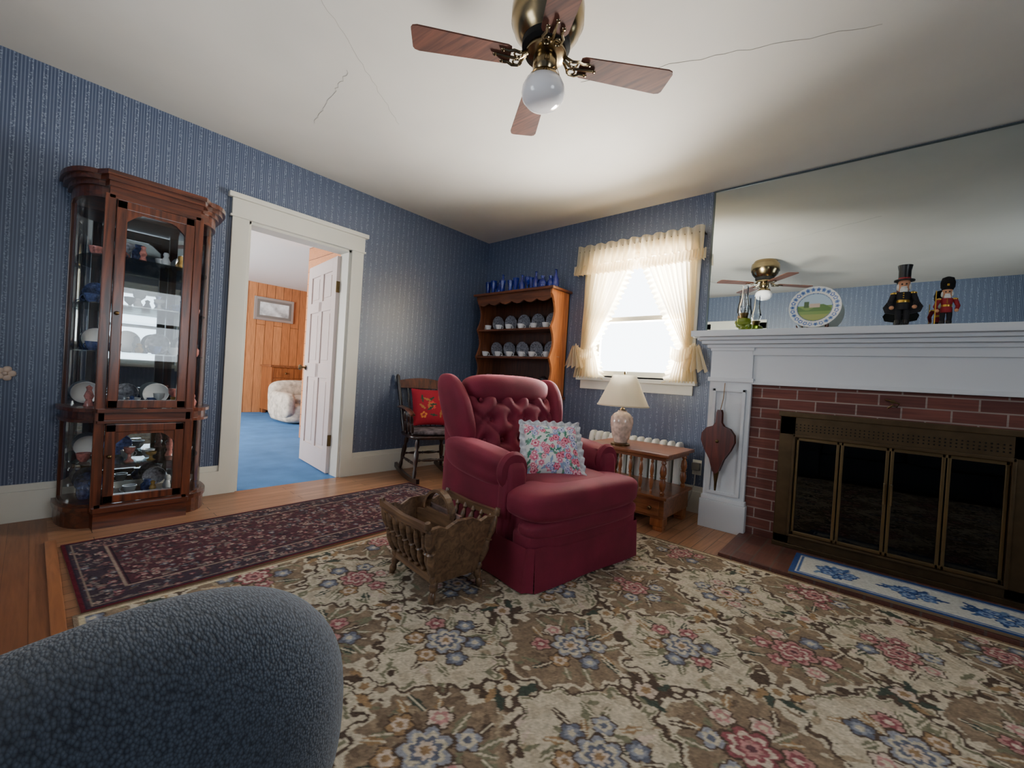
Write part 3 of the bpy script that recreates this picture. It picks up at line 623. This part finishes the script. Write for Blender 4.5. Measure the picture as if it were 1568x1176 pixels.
for i in range(5): b_lathe(bm,[(.03,0),(.05,.04),(.045,.07),(.02,.09),(.0,.092)],T(-.4+.19*i,-.15,.9305),14)
fin('pots',bm,M('dark_pottery',rgb(50,44,46),.3),g,True)
g=E('blue_glass_bottles',(.69,-.17,1.8855))
bm=bmesh.new(); 
BP=[[(.03,0),(.032,.01),(.032,.08),(.012,.11),(.01,.15),(.014,.155)],[(.02,0),(.035,.03),(.035,.06),(.015,.09),(.02,.11)],[(.018,0),(.02,.05),(.03,.1),(.032,.12)],[(.025,0),(.025,.12),(.01,.15),(.01,.2),(.013,.205)],[(.03,0),(.008,.02),(.008,.06),(.03,.09),(.034,.13)]]
xs=-.46
while xs<.5:
    b_lathe(bm,random.choice(BP),T(xs,random.uniform(-.1,.04),0)@Matrix.Diagonal((1.1,1.1,random.uniform(.95,1.35),1)),16); xs+=random.uniform(.045,.07)
fin('bottles',bm,cobalt,g,True)
# ------------------------------------------------------------------ curio cabinet
g=E('curio_cabinet',(.012,-3.09,0))
KY=.95
def foot(s=0,n=8):
    pts=[(0,-.355*KY-s),(.08,-.355*KY-s)]
    for i in range(1,n+1):
        a=i/n*pi/2; pts.append((.08+(.25+s*.6)*math.sin(a),-.355*KY-s+(.13)*(1-math.cos(a))))
    pts+=[(.375+s,-.205-s*.3)]
    q=[(x,-y) for x,y in pts[::-1]]
    return pts+q
def slab(n,z0,z1,s,mat=cherryx): return prism(n,g,foot(s),'z',z0,z1,mat)
slab('plinth',.0,.09,.01); slab('plinth_mould',.09,.115,.02); slab('base_floor',.115,.13,.0)
slab('waist_a',.585,.60,.015); slab('waist_b',.60,.645,.0); slab('waist_c',.645,.665,.02)
slab('top_frieze',1.83,1.89,.0); slab('crown_a',1.89,1.915,.015); slab('crown_b',1.915,1.94,.035); slab('crown_c',1.94,1.965,.05)
posts=[]
for s in (-1,1):
    posts+=[((.335,s*.20-.022,.1),(.375,s*.20+.022,1.85)),((0,s*.325-.012,.1),(.035,s*.325+.012,1.85))]
boxes('posts',g,posts,cherry,.004)
box('back_mirror',g,(0.001,-.32,.13),(.006,.32,1.83),M('cabinet_mirror',(.42,.46,.5),.02,1),0)
def dr(z0,z1):
    a,b=-.175,.175; w=.045
    return [((.352,a,z0),(.385,a+w,z1)),((.352,b-w,z0),(.385,b,z1)),((.352,a,z0),(.385,b,z0+w)),((.352,a,z1-w),(.385,b,z1))]
boxes('door_frame_upper',g,dr(.67,1.825),cherry,.004); boxes('door_frame_lower',g,dr(.135,.58),cherry,.004)
def arch(z1):
    p=[(-.132,z1),(-.132,z1-.07)]
    for i in range(13):
        u=i/12; p.append((-.132+.264*u, z1-.07+.055*min(1,math.sin(u*pi)*1.6)))
    p+=[(.132,z1)]
    q=[]
    for a in p:
        if not q or (abs(a[0]-q[-1][0])+abs(a[1]-q[-1][1]))>1e-5: q.append(a)
    return q
prism('door_arch_upper',g,arch(1.782),'x',.357,.38,cherry); prism('door_arch_lower',g,arch(.537),'x',.357,.38,cherry)
boxes('door_glass',g,[((.366,-.135,.71),(.369,.135,1.785)),((.366,-.135,.175),(.369,.135,.54))],pane)
fp=foot(-.012)
n2=len(fp)//2
for nm,z0,z1 in (('lower',.13,.585),('upper',.665,1.83)):
    bm=bmesh.new()
    for sgn in (1,-1):
        prev=None
        for (x,y) in fp[1:n2-0-1]:
            if x>.335: break
            v=(bm.verts.new((x,sgn*y,z0)),bm.verts.new((x,sgn*y,z1)))
            if prev: bm.faces.new((prev[0],v[0],v[1],prev[1]))
            prev=v
    fin('curved_glass_'+nm,bm,pane,g,True)
for i,z in enumerate((.98,1.25,1.52)): prism('glass_shelf_%d'%(i+1),g,foot(-.03),'z',z,z+.006,glassy('shelf_glass',(.88,.95,.94),.8,.04))
prism('lower_shelf',g,foot(-.03),'z',.34,.346,MATS['shelf_glass'])
for s in (-1,1): sph('knob_%s'%('u' if s>0 else 'l'),g,(.395,-.155,1.2 if s>0 else .4),.011,brassdk)
BMS=[bmesh.new() for _ in range(5)]
FIG=[[(.022,0),(.012,.03),(.02,.05),(.01,.08),(.014,.095),(.0,.105)],[(.02,0),(.03,.02),(.03,.05),(.014,.07),(.018,.085)],[(.026,0),(.01,.02),(.008,.05),(.026,.07),(.03,.1)],[(.018,0),(.024,.03),(.012,.06),(.016,.075),(.012,.09),(0,.095)]]
for z in (.666,.987,1.257,1.527,.131,.347):
    for i in range(4):
        y=-.22+.147*i+random.uniform(-.02,.02)
        if random.random()<.55: b_plate(BMS[random.choice([0,0,1,2])],(.06,y,z+.072),random.uniform(.058,.072),.16,pi/2)
    for i in range(6):
        y=-.24+.096*i+random.uniform(-.01,.01)
        if random.random()<.6: b_cup(BMS[random.choice([0,0,1,3])],(.19,y,z),.034,.05,random.uniform(0,6))
        else: b_lathe(BMS[random.choice([0,0,1,3,4])],random.choice(FIG),T(.19,y,z)@Matrix.Diagonal((1.1,1.1,random.uniform(.8,1.3),1)),12)
    for i in range(4):
        y=-.15+.1*i+random.uniform(-.015,.015)
        if random.random()<.8: b_lathe(BMS[random.choice([0,0,3,4,1])],random.choice(FIG),T(.29,y,z)@Matrix.Diagonal((.95,.95,random.uniform(.5,.9),1)),12)
for bm_,n_,m_ in zip(BMS,('dishes_white','dishes_blue','dishes_grey','dishes_rose','figurines'),(china,chinab,chinag,chinap,chinay)): fin(n_,bm_,m_,g,True)
# ------------------------------------------------------------------ recliner
g=E('recliner_armchair',(2.12,-1.575,.012),math.radians(-8.5))
for s,n in ((-1,'a'),(1,'b')):
    soft('side_panel_'+n,g,(-.06,s*.365,.33),(.62,.13,.5),velvet,8,8)
    def armf(co,q,s=s):
        co.y+=s*.03*max(0,q.z); co.z+=-.02*q.x; return co
    soft('arm_'+n,g,(-.06,s*.355,.515),(.60,.205,.19),velvet,3.2,12,armf)
    lathe('arm_scroll_'+n,g,[(.094,0),(.096,.012),(.082,.03),(.05,.034),(.03,.028),(.0,.03)],(.195,s*.372,.51),velvet,28,mtx=Rm(pi/2,'Y'))
    soft('arm_front_'+n,g,(.205,s*.37,.33),(.07,.13,.34),velvet,5,8)
    def wf(co,q,s=s):
        co.y+=s*.04*q.z; co.x+= -.05*(q.z)+ .03*math.sin((q.z+1)*pi*.5)*max(0,q.x); return co
    soft('wing_'+n,g,(-.335,s*.372,.755),(.23,.115,.43),velvet,2.8,14,wf)
soft('skirt_body',g,(-.02,0,.17),(.72,.82,.3),velvet,10,8)
bt=[]
for r,zz in enumerate((-.12,.0,.12)):
    for c in range(5 if r%2==0 else 4):
        bt.append(((c-(2 if r%2==0 else 1.5))*.13,zz))
def backf(co,q):
    if q.x>0.2:
        d=0
        for (by,bz) in bt:
            rr=math.hypot(co.y-by,co.z-bz); d=max(d,math.exp(-(rr/.03)**2))
        u=(co.y/.13+co.z/.12); w=(co.y/.13-co.z/.12)
        c1=abs((u/2)%1-.5)*2; c2=abs((w/2)%1-.5)*2
        cr=max(0,(c1-.84)/.16)+max(0,(c2-.84)/.16)
        inz=max(0,1-max(0,(abs(co.z)-.15)/.05))
        co.x-= (.05*d+.018*min(1,cr))*inz*min(1,(q.x-.2)*2)
        co.x-= .03*math.exp(-((co.z-.155)/.022)**2)
    return co
soft('tufted_back',g,(-.30,0,.69),(.26,.66,.58),velvet,4,36,backf,mtx=Rm(math.radians(-14),'Y'))
bm=bmesh.new()
mt=T(-.30,0,.69)@Rm(math.radians(-14),'Y')
for (by,bz) in bt:
    p=mt@Vector((.086,by,bz)); b_sph(bm,p,.013,(.6,1,1),10,8)
fin('tuft_buttons',bm,velvet,g,True)
soft('head_roll',g,(-.325,0,.893),(.22,.66,.18),velvet,3,14)
soft('back_shell',g,(-.41,0,.58),(.12,.74,.70),velvet,6,8,mtx=Rm(math.radians(-10),'Y'))
def seatf(co,q):
    if q.z>0: co.z+=.012*(1-q.x*q.x)*(1-q.y*q.y)
    return co
soft('seat_cushion',g,(.08,0,.39),(.60,.56,.16),velvet,5,12,seatf)
soft('seat_front',g,(.315,0,.375),(.28,.87,.17),velvet,4,14)
soft('footrest_roll',g,(.36,0,.27),(.17,.85,.1),velvet,3.5,12)
soft('footrest_panel',g,(.34,0,.22),(.18,.84,.12),velvet,5,10)
soft('front_fill',g,(.22,0,.27),(.3,.8,.2),velvet,8,8)
bm=bmesh.new()
def skirt(p0,p1,n,amp,nrm):
    R=[]
    for j in range(6):
        v=j/5; row=[]
        for i in range(n+1):
            u=i/n; x=p0[0]+(p1[0]-p0[0])*u; y=p0[1]+(p1[1]-p0[1])*u; o=amp*(v)*math.sin(u*2*pi*1.5)*.5+.012*v
            row.append(bm.verts.new((x+nrm[0]*o,y+nrm[1]*o,.205-.2*v)))
        R.append(row)
    for j in range(5):
        for i in range(n): bm.faces.new((R[j][i],R[j][i+1],R[j+1][i+1],R[j+1][i]))
skirt((.425,-.40),(.425,.40),30,.008,(1,0))
skirt((.40,-.432),(.0,-.432),24,.006,(0,-1)); skirt((.0,-.432),(-.38,-.432),24,.006,(0,-1))
skirt((.40,.432),(-.38,.432),40,.006,(0,1)); skirt((-.385,.42),(-.385,-.42),40,.006,(-1,0))
for s in (-1,1):
    vs=[bm.verts.new(p) for p in ((.405,s*.425,.205),(.405,s*.425,.005),(.43,s*.40,.005),(.425,s*.40,.205))]; bm.faces.new(vs)
    vs=[bm.verts.new(p) for p in ((.405,s*.425,.205),(.405,s*.425,.005),(.40,s*.445,.005),(.40,s*.432,.205))]; bm.faces.new(vs)
fin('skirt',bm,velvet,g,True,angle=180)
def pillow_obj(name,loc,mtx_rot,W,Th,P,mat,ruffle=None,rmat=None):
    g=E(name,loc); g.rotation_euler=mtx_rot
    def f(sg):
        def q(X,Y):
            u=(X/P.W*2-1);v=(Y/P.H*2-1)
            hgt=Th/2*((1-np.abs(u)**2.6).clip(0,1)**.6)*((1-np.abs(v)**2.6).clip(0,1)**.6)
            px=u*W/2*(1-.06*(1-v*v)); py=v*W/2*(1-.06*(1-u*u))
            return np.stack([hgt*sg,px,py],-1)
        return q
    gridmesh('front',P,mat,g,f(1)); gridmesh('back',P,mat,g,f(-1))
    if ruffle:
        bm=bmesh.new(); N=240; R=[]
        for j in range(3):
            row=[]
            for i in range(N):
                a=i/N*4; e=int(a); f_=a-e; c=[(-1,-1),(1,-1),(1,1),(-1,1)]
                p=Vector(c[e])*(1-f_)+Vector(c[(e+1)%4])*f_; pp=p*W/2*(1-.06*(1-(2*f_-1)**2))*.99; d=p.normalized()
                pp=pp+d*ruffle*j/2; row.append(bm.verts.new((.012*j/2*math.sin(i*2*pi/8),pp.x,pp.y)))
            R.append(row)
        for j in range(2):
            for i in range(N): bm.faces.new((R[j][i],R[j][(i+1)%N],R[j+1][(i+1)%N],R[j+1][i]))
        fin('ruffle',bm,rmat or mat,g,True,angle=180)
    return g
P=Paint(.34,.34,.003,(206,208,204))
for k in range(110): P.leaf(random.uniform(0,.34),random.uniform(0,.34),.05,.008,random.uniform(0,6),random.choice([(60,120,100),(110,160,140),(130,150,180),(90,130,110)]))
for k in range(85): P.flower(random.uniform(0,.34),random.uniform(0,.34),random.uniform(.014,.027),6,random.uniform(0,6),random.choice([((196,84,110),(228,140,160),(150,40,70)),((214,150,165),(186,80,110),(230,190,196)),((206,110,130),(236,190,196),(170,60,90)),((140,150,190),(206,206,220),(90,100,150))]))
pm=M('floral_print_cotton',(1,1,1),.85,attr='Col',bump=(60,.1))
ruff=M('floral_ruffle',rgb(186,186,190),.85,var=(50,.35))
pillow_obj('floral_throw_pillow',(2.265,-1.645,.595),(0,math.radians(-34),math.radians(-40)),.31,.12,P,pm,.035,ruff)
# ------------------------------------------------------------------ magazine rack
g=E('magazine_rack',(2.085,-2.27,.013),math.radians(-6))
L2=.165
def rkend(s):
    poly=[(-.105,.075),(.105,.075),(.16,.29),(.175,.33),(.125,.335),(.09,.32),(.04,.345),(-.04,.345),(-.09,.32),(-.125,.335),(-.175,.33),(-.16,.29)]
    prism('end_panel_%s'%('a' if s<0 else 'b'),g,poly,'x',-.009,.009,rackw,mtx=T(s*(L2-.005),0,.09)@Rm(s*math.radians(9),'Y')@T(0,0,-.09))
rkend(1); rkend(-1)
box('floor_board',g,(-L2,-.11,.08),(L2,.11,.095),rackw)
boxes('bottom_rails',g,[((-L2,-.125,.075),(L2,-.1,.105)),((-L2,.1,.075),(L2,.125,.105))],rackw,.004)
TL=.205
sweep('top_rail_a',g,[(-TL,-.185,.335),(0,-.188,.325),(TL,-.185,.335)],rect(.022,.03),rackw); sweep('top_rail_b',g,[(-TL,.185,.335),(0,.188,.325),(TL,.185,.335)],rect(.022,.03),rackw)
tl=[]
for s in (-1,1):
    for i in range(6):
        u=-1+2*i/5; tl.append(((u*.135,s*.112,.1),(u*.165,s*.184,.325)))
turns('spindles',g,tl,rackw,k=1.1)
turns('corner_posts',g,[((sx*L2,sy*.118,.08),(sx*TL,sy*.188,.36)) for sx in (-1,1) for sy in (-1,1)],rackw,k=1.3)
turns('legs',g,[((sx*.175,sy*.13,0.0),(sx*L2,sy*.112,.085)) for sx in (-1,1) for sy in (-1,1)],rackw,prof=[(0,.012),(.3,.018),(.5,.012),(.7,.02),(1,.016)])
bm=bmesh.new()
b_prism(bm,[(-.17,.095),(.17,.095),(.185,.29),(.12,.30),(.11,.32),(-.11,.32),(-.12,.30),(-.185,.29)],'y',-.007,.007)
b_sweep(bm,[(.105*math.cos(i/14*pi),0,.315+.1*math.sin(i/14*pi)) for i in range(15)],rect(.014,.032),up=(0,1,0))
fin('divider_handle',bm,rackw,g)
boxes('magazines',g,[((-.14,.02+.018*i,.096),(.14-.01*i,.034+.018*i,.33-.02*i)) for i in range(4)],M('magazine_covers',rgb(110,90,84),.4,var=(8,.6)),.001)
# ------------------------------------------------------------------ rocking chair
g=E('rocking_chair',(.43,-1.04,0),math.radians(-18))
dkp=wood('black_cherry_paint',rgb(26,16,14),rgb(50,28,22),'z',8,.3,.4)
for s in (-1,1):
    sweep('rocker_%s'%('a' if s<0 else 'b'),g,[(x,s*.21,.022+.32*((x-.02)**2)*.8) for x in np.linspace(-.38,.33,15)],rect(.028,.04),dkp)
soft('seat',g,(.02,0,.405),(.46,.50,.04),dkp,5,8)
LG=[(0,.014),(.15,.018),(.25,.012),(.4,.02),(.6,.022),(.7,.013),(.78,.022),(1,.016)]
turns('legs',g,[((sx*.22,s*.21,.045),(sx*.15,s*.17,.40)) for sx in (-1,1) for s in (-1,1)],dkp,prof=LG)
turns('stretchers',g,[((sx*.19,-.19,.2),(sx*.19,.19,.2)) for sx in (-1,1)]+[((-.19,s*.19,.16),(.19,s*.19,.16)) for s in (-1,1)],dkp,k=.9)
turns('back_posts',g,[((-.19,s*.2,.41),(-.33,s*.25,.95)) for s in (-1,1)],dkp,prof=[(0,.014),(.2,.02),(.3,.013),(.6,.018),(.9,.016),(.96,.02),(1,.01)])
turns('back_spindles',g,[((-.2,y*.8,.41),(-.315,y,.84)) for y in (-.15,-.09,-.03,.03,.09,.15)],dkp,k=.8)
p=[(-.25,.82)]+[(-.25+.5*i/20,.89+.035*math.sin(pi*i/20)) for i in range(21)]+[(.25,.82)]
prism('crest_rail',g,p,'x',-.012,.012,cherry,mtx=T(-.318,0,0)@T(0,0,.87)@Rm(-.25,'Y')@T(0,0,-.87))
for s in (-1,1):
    sweep('arm_%s'%('a' if s<0 else 'b'),g,[(-.25,s*.235,.64),(-.1,s*.26,.655),(.1,s*.27,.65),(.2,s*.265,.63),(.23,s*.255,.605)],circ(.026,10,.013),cherry)
turns('arm_posts',g,[((.16,s*.22,.41),(.19,s*.262,.64)) for s in (-1,1)]+[((x,s*.225,.41),(x,s*.255,.645)) for x in (-.04,.06) for s in (-1,1)],dkp,k=1)
soft('seat_pad',g,(.02,0,.445),(.42,.44,.05),M('tapestry_pad',rgb(90,80,84),.9,var=(18,.9)),4,8)
P=Paint(.38,.38,.006,(150,18,42))
P.flower(.19,.2,.05,6,.3,((200,60,60),(220,120,60),(120,20,40))); P.flower(.1,.1,.035,5,.3,((210,130,60),(150,40,50))); 
for k in range(10): P.leaf(random.uniform(.08,.3),random.uniform(.08,.3),.09,.012,random.uniform(0,6),random.choice([(40,70,50),(160,110,60)]))
pillow_obj('red_throw_pillow',(.36,-1.01,.655),(0,math.radians(-16),math.radians(-18)),.36,.12,P,pm)
# ------------------------------------------------------------------ end table + lamp
g=E('end_table',(2.24,-.46,0))
ZT=.53
box('top',g,(-.33,-.27,ZT-.025),(.33,.25,ZT),maplex,.008); boxes('apron',g,[((-.30,-.24,ZT-.05),(.30,.22,ZT-.025))],maplex,.003)
turns('posts',g,[((sx*.28,sy*.2-.02,.24),(sx*.28,sy*.2-.02,ZT-.05)) for sx in (-1,1) for sy in (-1,1)],maple,k=1.5)
turns('gallery_spindles',g,[((x,-.22,.24),(x,-.22,ZT-.05)) for x in np.linspace(-.2,.2,6)],maple,k=.9)
turns('gallery_spindles_side',g,[((-.28,y,.24),(-.28,y,ZT-.05)) for y in np.linspace(-.13,.11,4)],maple,k=.9)
box('drawer_box',g,(-.31,-.25,.09),(.31,.23,.22),maplex,.004); box('lower_shelf',g,(-.33,-.27,.22),(.33,.25,.24),maplex,.006)
boxes('drawer_fronts',g,[((-.28,-.26,.105),(-.01,-.25,.205)),((.01,-.26,.105),(.28,-.25,.205))],maplex,.004)
bm=bmesh.new(); [b_sph(bm,(x,-.273,.155),.014) for x in (-.22,-.08,.08,.22)]; fin('knobs',bm,brassdk,g,True)
boxes('feet',g,[((sx*.27-.035,sy*.2-.045,0),(sx*.27+.035,sy*.2+.025,.03)) for sx in (-1,1) for sy in (-1,1)]+[((sx*.26-.045,sy*.19-.055,.03),(sx*.26+.045,sy*.19+.035,.09)) for sx in (-1,1) for sy in (-1,1)],maple,.01)
# radiator below the window
g=E('cast_iron_radiator',(2.03,-.11,0))
radw=M('radiator_white_enamel',rgb(226,226,220),.4)
for i in range(13):
    x=-.39+.065*i
    soft('section_%d'%(i+1),g,(x,0,.31),(.046,.13,.49),radw,5,6)
boxes('connectors',g,[((-.40,-.03,.11),(.40,.03,.14)),((-.40,-.03,.48),(.40,.03,.51))],radw,.01)
boxes('feet',g,[((s*.39-.02,-.05,0),(s*.39+.02,.05,.08)) for s in (-1,1)],radw,.006)
g=E('table_lamp',(2.15,-.60,ZT+.0005))
lp=M('lamp_ceramic_floral',rgb(206,184,168),.2,coat=.5,var=(28,.35))
lathe('foot',g,[(.07,0),(.072,.012),(.05,.02)],(0,0,0),brassdk)
lathe('vase_body',g,[(.045,.02),(.06,.05),(.075,.11),(.085,.17),(.08,.21),(.06,.235),(.035,.25),(.033,.26)],(0,0,0),lp)
lathe('neck',g,[(.022,.26),(.022,.27),(.01,.28),(.008,.33),(.012,.335)],(0,0,0),brass)
shm=cloth('lamp_shade_fabric',rgb(232,222,198),.35,.0)
lathe('shade',g,[(.19,.295),(.085,.525)],(0,0,0),shm,48,cap=False); lathe('shade_trim_low',g,[(.191,.293),(.192,.302),(.189,.302),(.188,.293)],(0,0,0),M('shade_trim',rgb(210,196,166),.8),48,cap=False)
lathe('finial',g,[(.003,.5),(.003,.53),(.009,.54),(.006,.55),(0,.56)],(0,0,0),brass,12); rods('harp',g,[((0,0,.335),(0,0,.53),.003),((-.085,0,.52),(.085,0,.52),.002),((0,-.085,.52),(0,.085,.52),.002)],brass)
g=E('wall_outlet',(2.53,-.006,.36))
box('plate',g,(-.035,-.0,-.06),(.035,.006,.06),white,.003); box('plug_adapter',g,(-.03,-.04,-.02),(.03,.0,.04),M('grey_plastic',rgb(120,118,112),.5),.006)
sweep('cord',g,[(0,-.03,-.02),(.0,-.035,-.12),(-.03,-.04,-.25),(-.06,-.04,-.34)],circ(.004,6),M('white_cord',rgb(190,186,176),.6),up=(0,1,0))
g=E('wall_flower_hook',(.0,-3.64,.83))
bm=bmesh.new()
for k in range(5):
    a=k*2*pi/5; b_soft(bm,(.012,.024*math.cos(a),.024*math.sin(a)),(.018,.034,.034),2.2,4)
b_soft(bm,(.02,0,0),(.02,.02,.02),2.2,4)
fin('petals',bm,M('flower_ceramic',rgb(214,190,170),.4),g,True)
# ------------------------------------------------------------------ ceiling fan
g=E('ceiling_fan',(2.49,-2.19,0))
lathe('motor_housing',g,[(.115,2.568),(.125,2.555),(.125,2.54),(.145,2.53),(.15,2.5),(.15,2.445),(.14,2.43),(.135,2.41),(.11,2.38),(.10,2.37)],(0,0,0),brass,48)
lathe('motor_vents',g,[(.098,2.375),(.1,2.365),(.1,2.345),(.085,2.335)],(0,0,0),blackm,32)
lathe('flywheel',g,[(.08,2.34),(.085,2.332),(.085,2.315),(.06,2.305)],(0,0,0),brass,32)
lathe('switch_housing',g,[(.045,2.31),(.05,2.30),(.05,2.26),(.04,2.245),(.035,2.235)],(0,0,0),brass,32)
lathe('shade_fitter',g,[(.035,2.24),(.055,2.235),(.066,2.22),(.066,2.205)],(0,0,0),brass,32)
lathe('globe',g,[(.062,2.215),(.078,2.203),(.088,2.18),(.09,2.158),(.084,2.135),(.066,2.115),(.038,2.104),(.0,2.10)],(0,0,0),M('opal_glass',rgb(240,238,240),.12,coat=.6),40)
for k in range(4):
    a=math.radians(50+90*k)
    e=Rm(a,'Z')
    poly=[(.145,-.045),(.16,-.053),(.515,-.068),(.533,-.062),(.54,-.05),(.54,.05),(.533,.062),(.515,.068),(.16,.053),(.145,.045)]
    prism('blade_%d'%(k+1),g,poly,'z',-.003,.003,bladew,mtx=e@T(0,0,2.295)@Rm(math.radians(-3),'X'))
    bm=bmesh.new()
    for s in (-1,1):
        b_sweep(bm,[(.07,s*.01,2.325),(.09,s*.02,2.305),(.11,s*.035,2.284),(.135,s*.04,2.285),(.155,s*.03,2.287),(.18,s*.032,2.288)],circ(.006,6))
        b_sweep(bm,[(.115+.018*math.cos(i*pi/5),s*.022+.016*math.sin(i*pi/5),2.286) for i in range(10)],circ(.004,6),closed=True)
    b_sweep(bm,[(.07,0,2.32),(.10,0,2.295),(.13,0,2.285),(.21,0,2.288)],circ(.006,6))
    for (x,y) in ((.18,.03),(.18,-.03),(.21,0)): b_sph(bm,(x,y,2.286),.009,(1,1,.5),10,6)
    bmesh.ops.transform(bm,matrix=e,verts=bm.verts[:]); fin('blade_iron_%d'%(k+1),bm,brass,g,True)
rods('pull_chain',g,[((.05,.01,2.26),(.075,.012,2.2),.0015)],brass,8)
# ceiling flaking paint and hairline cracks
g=E('trim_peeling_paint',(1.62,-2.98,H))
pw=M('peeled_paint',rgb(236,234,228),.8)
bm=bmesh.new()
for (x,y,l,w,a) in ((0,0,.12,.035,.3),(.12,.05,.09,.03,.8),(-.2,-.25,.05,.012,.2)):
    c,s=math.cos(a),math.sin(a); V=[]
    for i in range(5):
        u=i/4; zz=-.002-.03*u*u
        for v in (-1,1): V.append(bm.verts.new((x+c*l*u-s*w*v*(1-u*.8),y+s*l*u+c*w*v*(1-u*.8),zz)))
    for i in range(4): bm.faces.new((V[2*i],V[2*i+1],V[2*i+3],V[2*i+2]))
fin('flakes',bm,pw,g)
bm=bmesh.new()
for (x0,y0,x1,y1) in ((.45,-.55,.0,.02),(-.9,.6,-.25,.5),(.15,.1,-.45,.95),(.7,1.3,1.9,1.75)):
    n=26; pp=[(x0+(x1-x0)*i/n+random.uniform(-.008,.008),y0+(y1-y0)*i/n+random.uniform(-.008,.008),-.0006) for i in range(n+1)]
    b_sweep(bm,pp,rect(.0018,.001))
fin('hairline_cracks',bm,M('crack_grey',rgb(164,160,152),.9),g)  # hairline cracks drawn as thin grey ribbons
# ------------------------------------------------------------------ foreground sofa (camera sits above the seat)
sofm=bpy.data.materials.new('blue_grey_chenille'); sofm.use_nodes=True; nt=sofm.node_tree; b=nt.nodes['Principled BSDF']
tc=nt.nodes.new('ShaderNodeTexCoord'); vo=nt.nodes.new('ShaderNodeTexVoronoi'); vo.inputs['Scale'].default_value=330
mp=nt.nodes.new('ShaderNodeMapping'); mp.inputs['Scale'].default_value=(.4,1,1); nt.links.new(tc.outputs['Object'],mp.inputs[0]); nt.links.new(mp.outputs[0],vo.inputs['Vector'])
cr=nt.nodes.new('ShaderNodeValToRGB'); cr.color_ramp.elements[0].color=(*rgb(78,88,102),1); cr.color_ramp.elements[1].color=(*rgb(38,44,54),1); cr.color_ramp.elements[1].position=.8
nt.links.new(vo.outputs['Distance'],cr.inputs[0]); nt.links.new(cr.outputs[0],b.inputs['Base Color']); b.inputs['Roughness'].default_value=.95; b.inputs['Sheen Weight'].default_value=.12
bp=nt.nodes.new('ShaderNodeBump'); bp.invert=True; bp.inputs['Strength'].default_value=.5; bp.inputs['Distance'].default_value=.002; nt.links.new(vo.outputs['Distance'],bp.inputs['Height']); nt.links.new(bp.outputs[0],b.inputs['Normal'])
g=E('sofa',(0,0,.013))
def saf(co,q): co.z+=.055*max(0,q.y)*max(0,q.z+.3); return co
soft('arm_left',g,(2.985,-3.60,.45),(.30,.76,.36),sofm,2.6,22,saf); soft('arm_left_base',g,(2.98,-3.62,.22),(.24,.66,.42),sofm,8,8)
soft('arm_right',g,(4.72,-3.60,.45),(.30,.76,.36),sofm,2.6,12,saf); soft('arm_right_base',g,(4.72,-3.62,.22),(.24,.66,.42),sofm,8,8)
soft('base',g,(3.85,-3.65,.17),(1.7,.62,.3),sofm,8,8); soft('seat_cushion_a',g,(3.47,-3.62,.37),(.76,.62,.15),sofm,5,10); soft('seat_cushion_b',g,(4.23,-3.62,.37),(.76,.62,.15),sofm,5,10)
soft('back',g,(3.85,-3.92,.45),(1.95,.18,.8),sofm,6,10)
# ------------------------------------------------------------------ lights
w=bpy.data.worlds.new('sky'); bpy.context.scene.world=w; w.use_nodes=True; nt=w.node_tree
bg=nt.nodes['Background']; bg.inputs[0].default_value=(.84,.92,1.0,1); bg.inputs[1].default_value=7.5
def area(name,loc,rot,sx,sy,portal=True,e=0,col=(1,1,1)):
    l=bpy.data.lights.new(name,'AREA'); l.shape='RECTANGLE'; l.size=sx; l.size_y=sy; l.cycles.is_portal=portal; l.energy=e; l.color=col
    o=bpy.data.objects.new(name,l); bpy.context.collection.objects.link(o); o.location=loc; o.rotation_euler=rot
area('portal_front',((WX0+WX1)/2,t+.02,(WZ0+WZ1)/2),(-pi/2,0,0),WX1-WX0,WZ1-WZ0)
area('portal_right',(XR+t+.02,ym,(rz0+rz1)/2),(0,pi/2,0),rz1-rz0,ry1-ry0)
area('portal_back',((bx0+bx1)/2,YB-t-.02,(bz0+bz1)/2),(pi/2,0,0),bx1-bx0,bz1-bz0)
area('portal_side',(-3.3,-4.23,1.4),(pi/2,0,0),2.6,1.6)
area('front_window_fill',(1.93,.75,1.1),(math.radians(-105),0,0),1.4,1.2,False,640,(1,.955,.88))  # added fill lamp outside the front window, brightens ceiling and left wall
area('side_room_fill',(-3.3,-4.9,1.3),(math.radians(95),0,0),2.4,1.4,False,300,(1,.97,.92))  # added fill lamp behind the side-room window, lifts the dim room
# ------------------------------------------------------------------ camera
R=.063;Pt=.0105;YAW=math.radians(41.2)
Fh=Vector((-math.sin(YAW),math.cos(YAW),0));Rh=Vector((math.cos(YAW),math.sin(YAW),0));Z=Vector((0,0,1))
Fc=math.cos(Pt)*Fh-math.sin(Pt)*Z; Uh=math.sin(Pt)*Fh+math.cos(Pt)*Z
rc=math.cos(R)*Rh+math.sin(R)*Uh; uc=-math.sin(R)*Rh+math.cos(R)*Uh
cam=bpy.data.cameras.new('camera'); co=bpy.data.objects.new('camera',cam); bpy.context.collection.objects.link(co)
mm=Matrix((rc,uc,-Fc)).transposed().to_4x4(); mm.translation=(3.61,-3.55,.97); co.matrix_world=mm
cam.sensor_width=36; cam.lens=36*646/1568; cam.clip_start=.02
bpy.context.scene.camera=co
sc=bpy.context.scene
sc.view_settings.view_transform='AgX'; sc.view_settings.look='None'; sc.view_settings.exposure=0.33
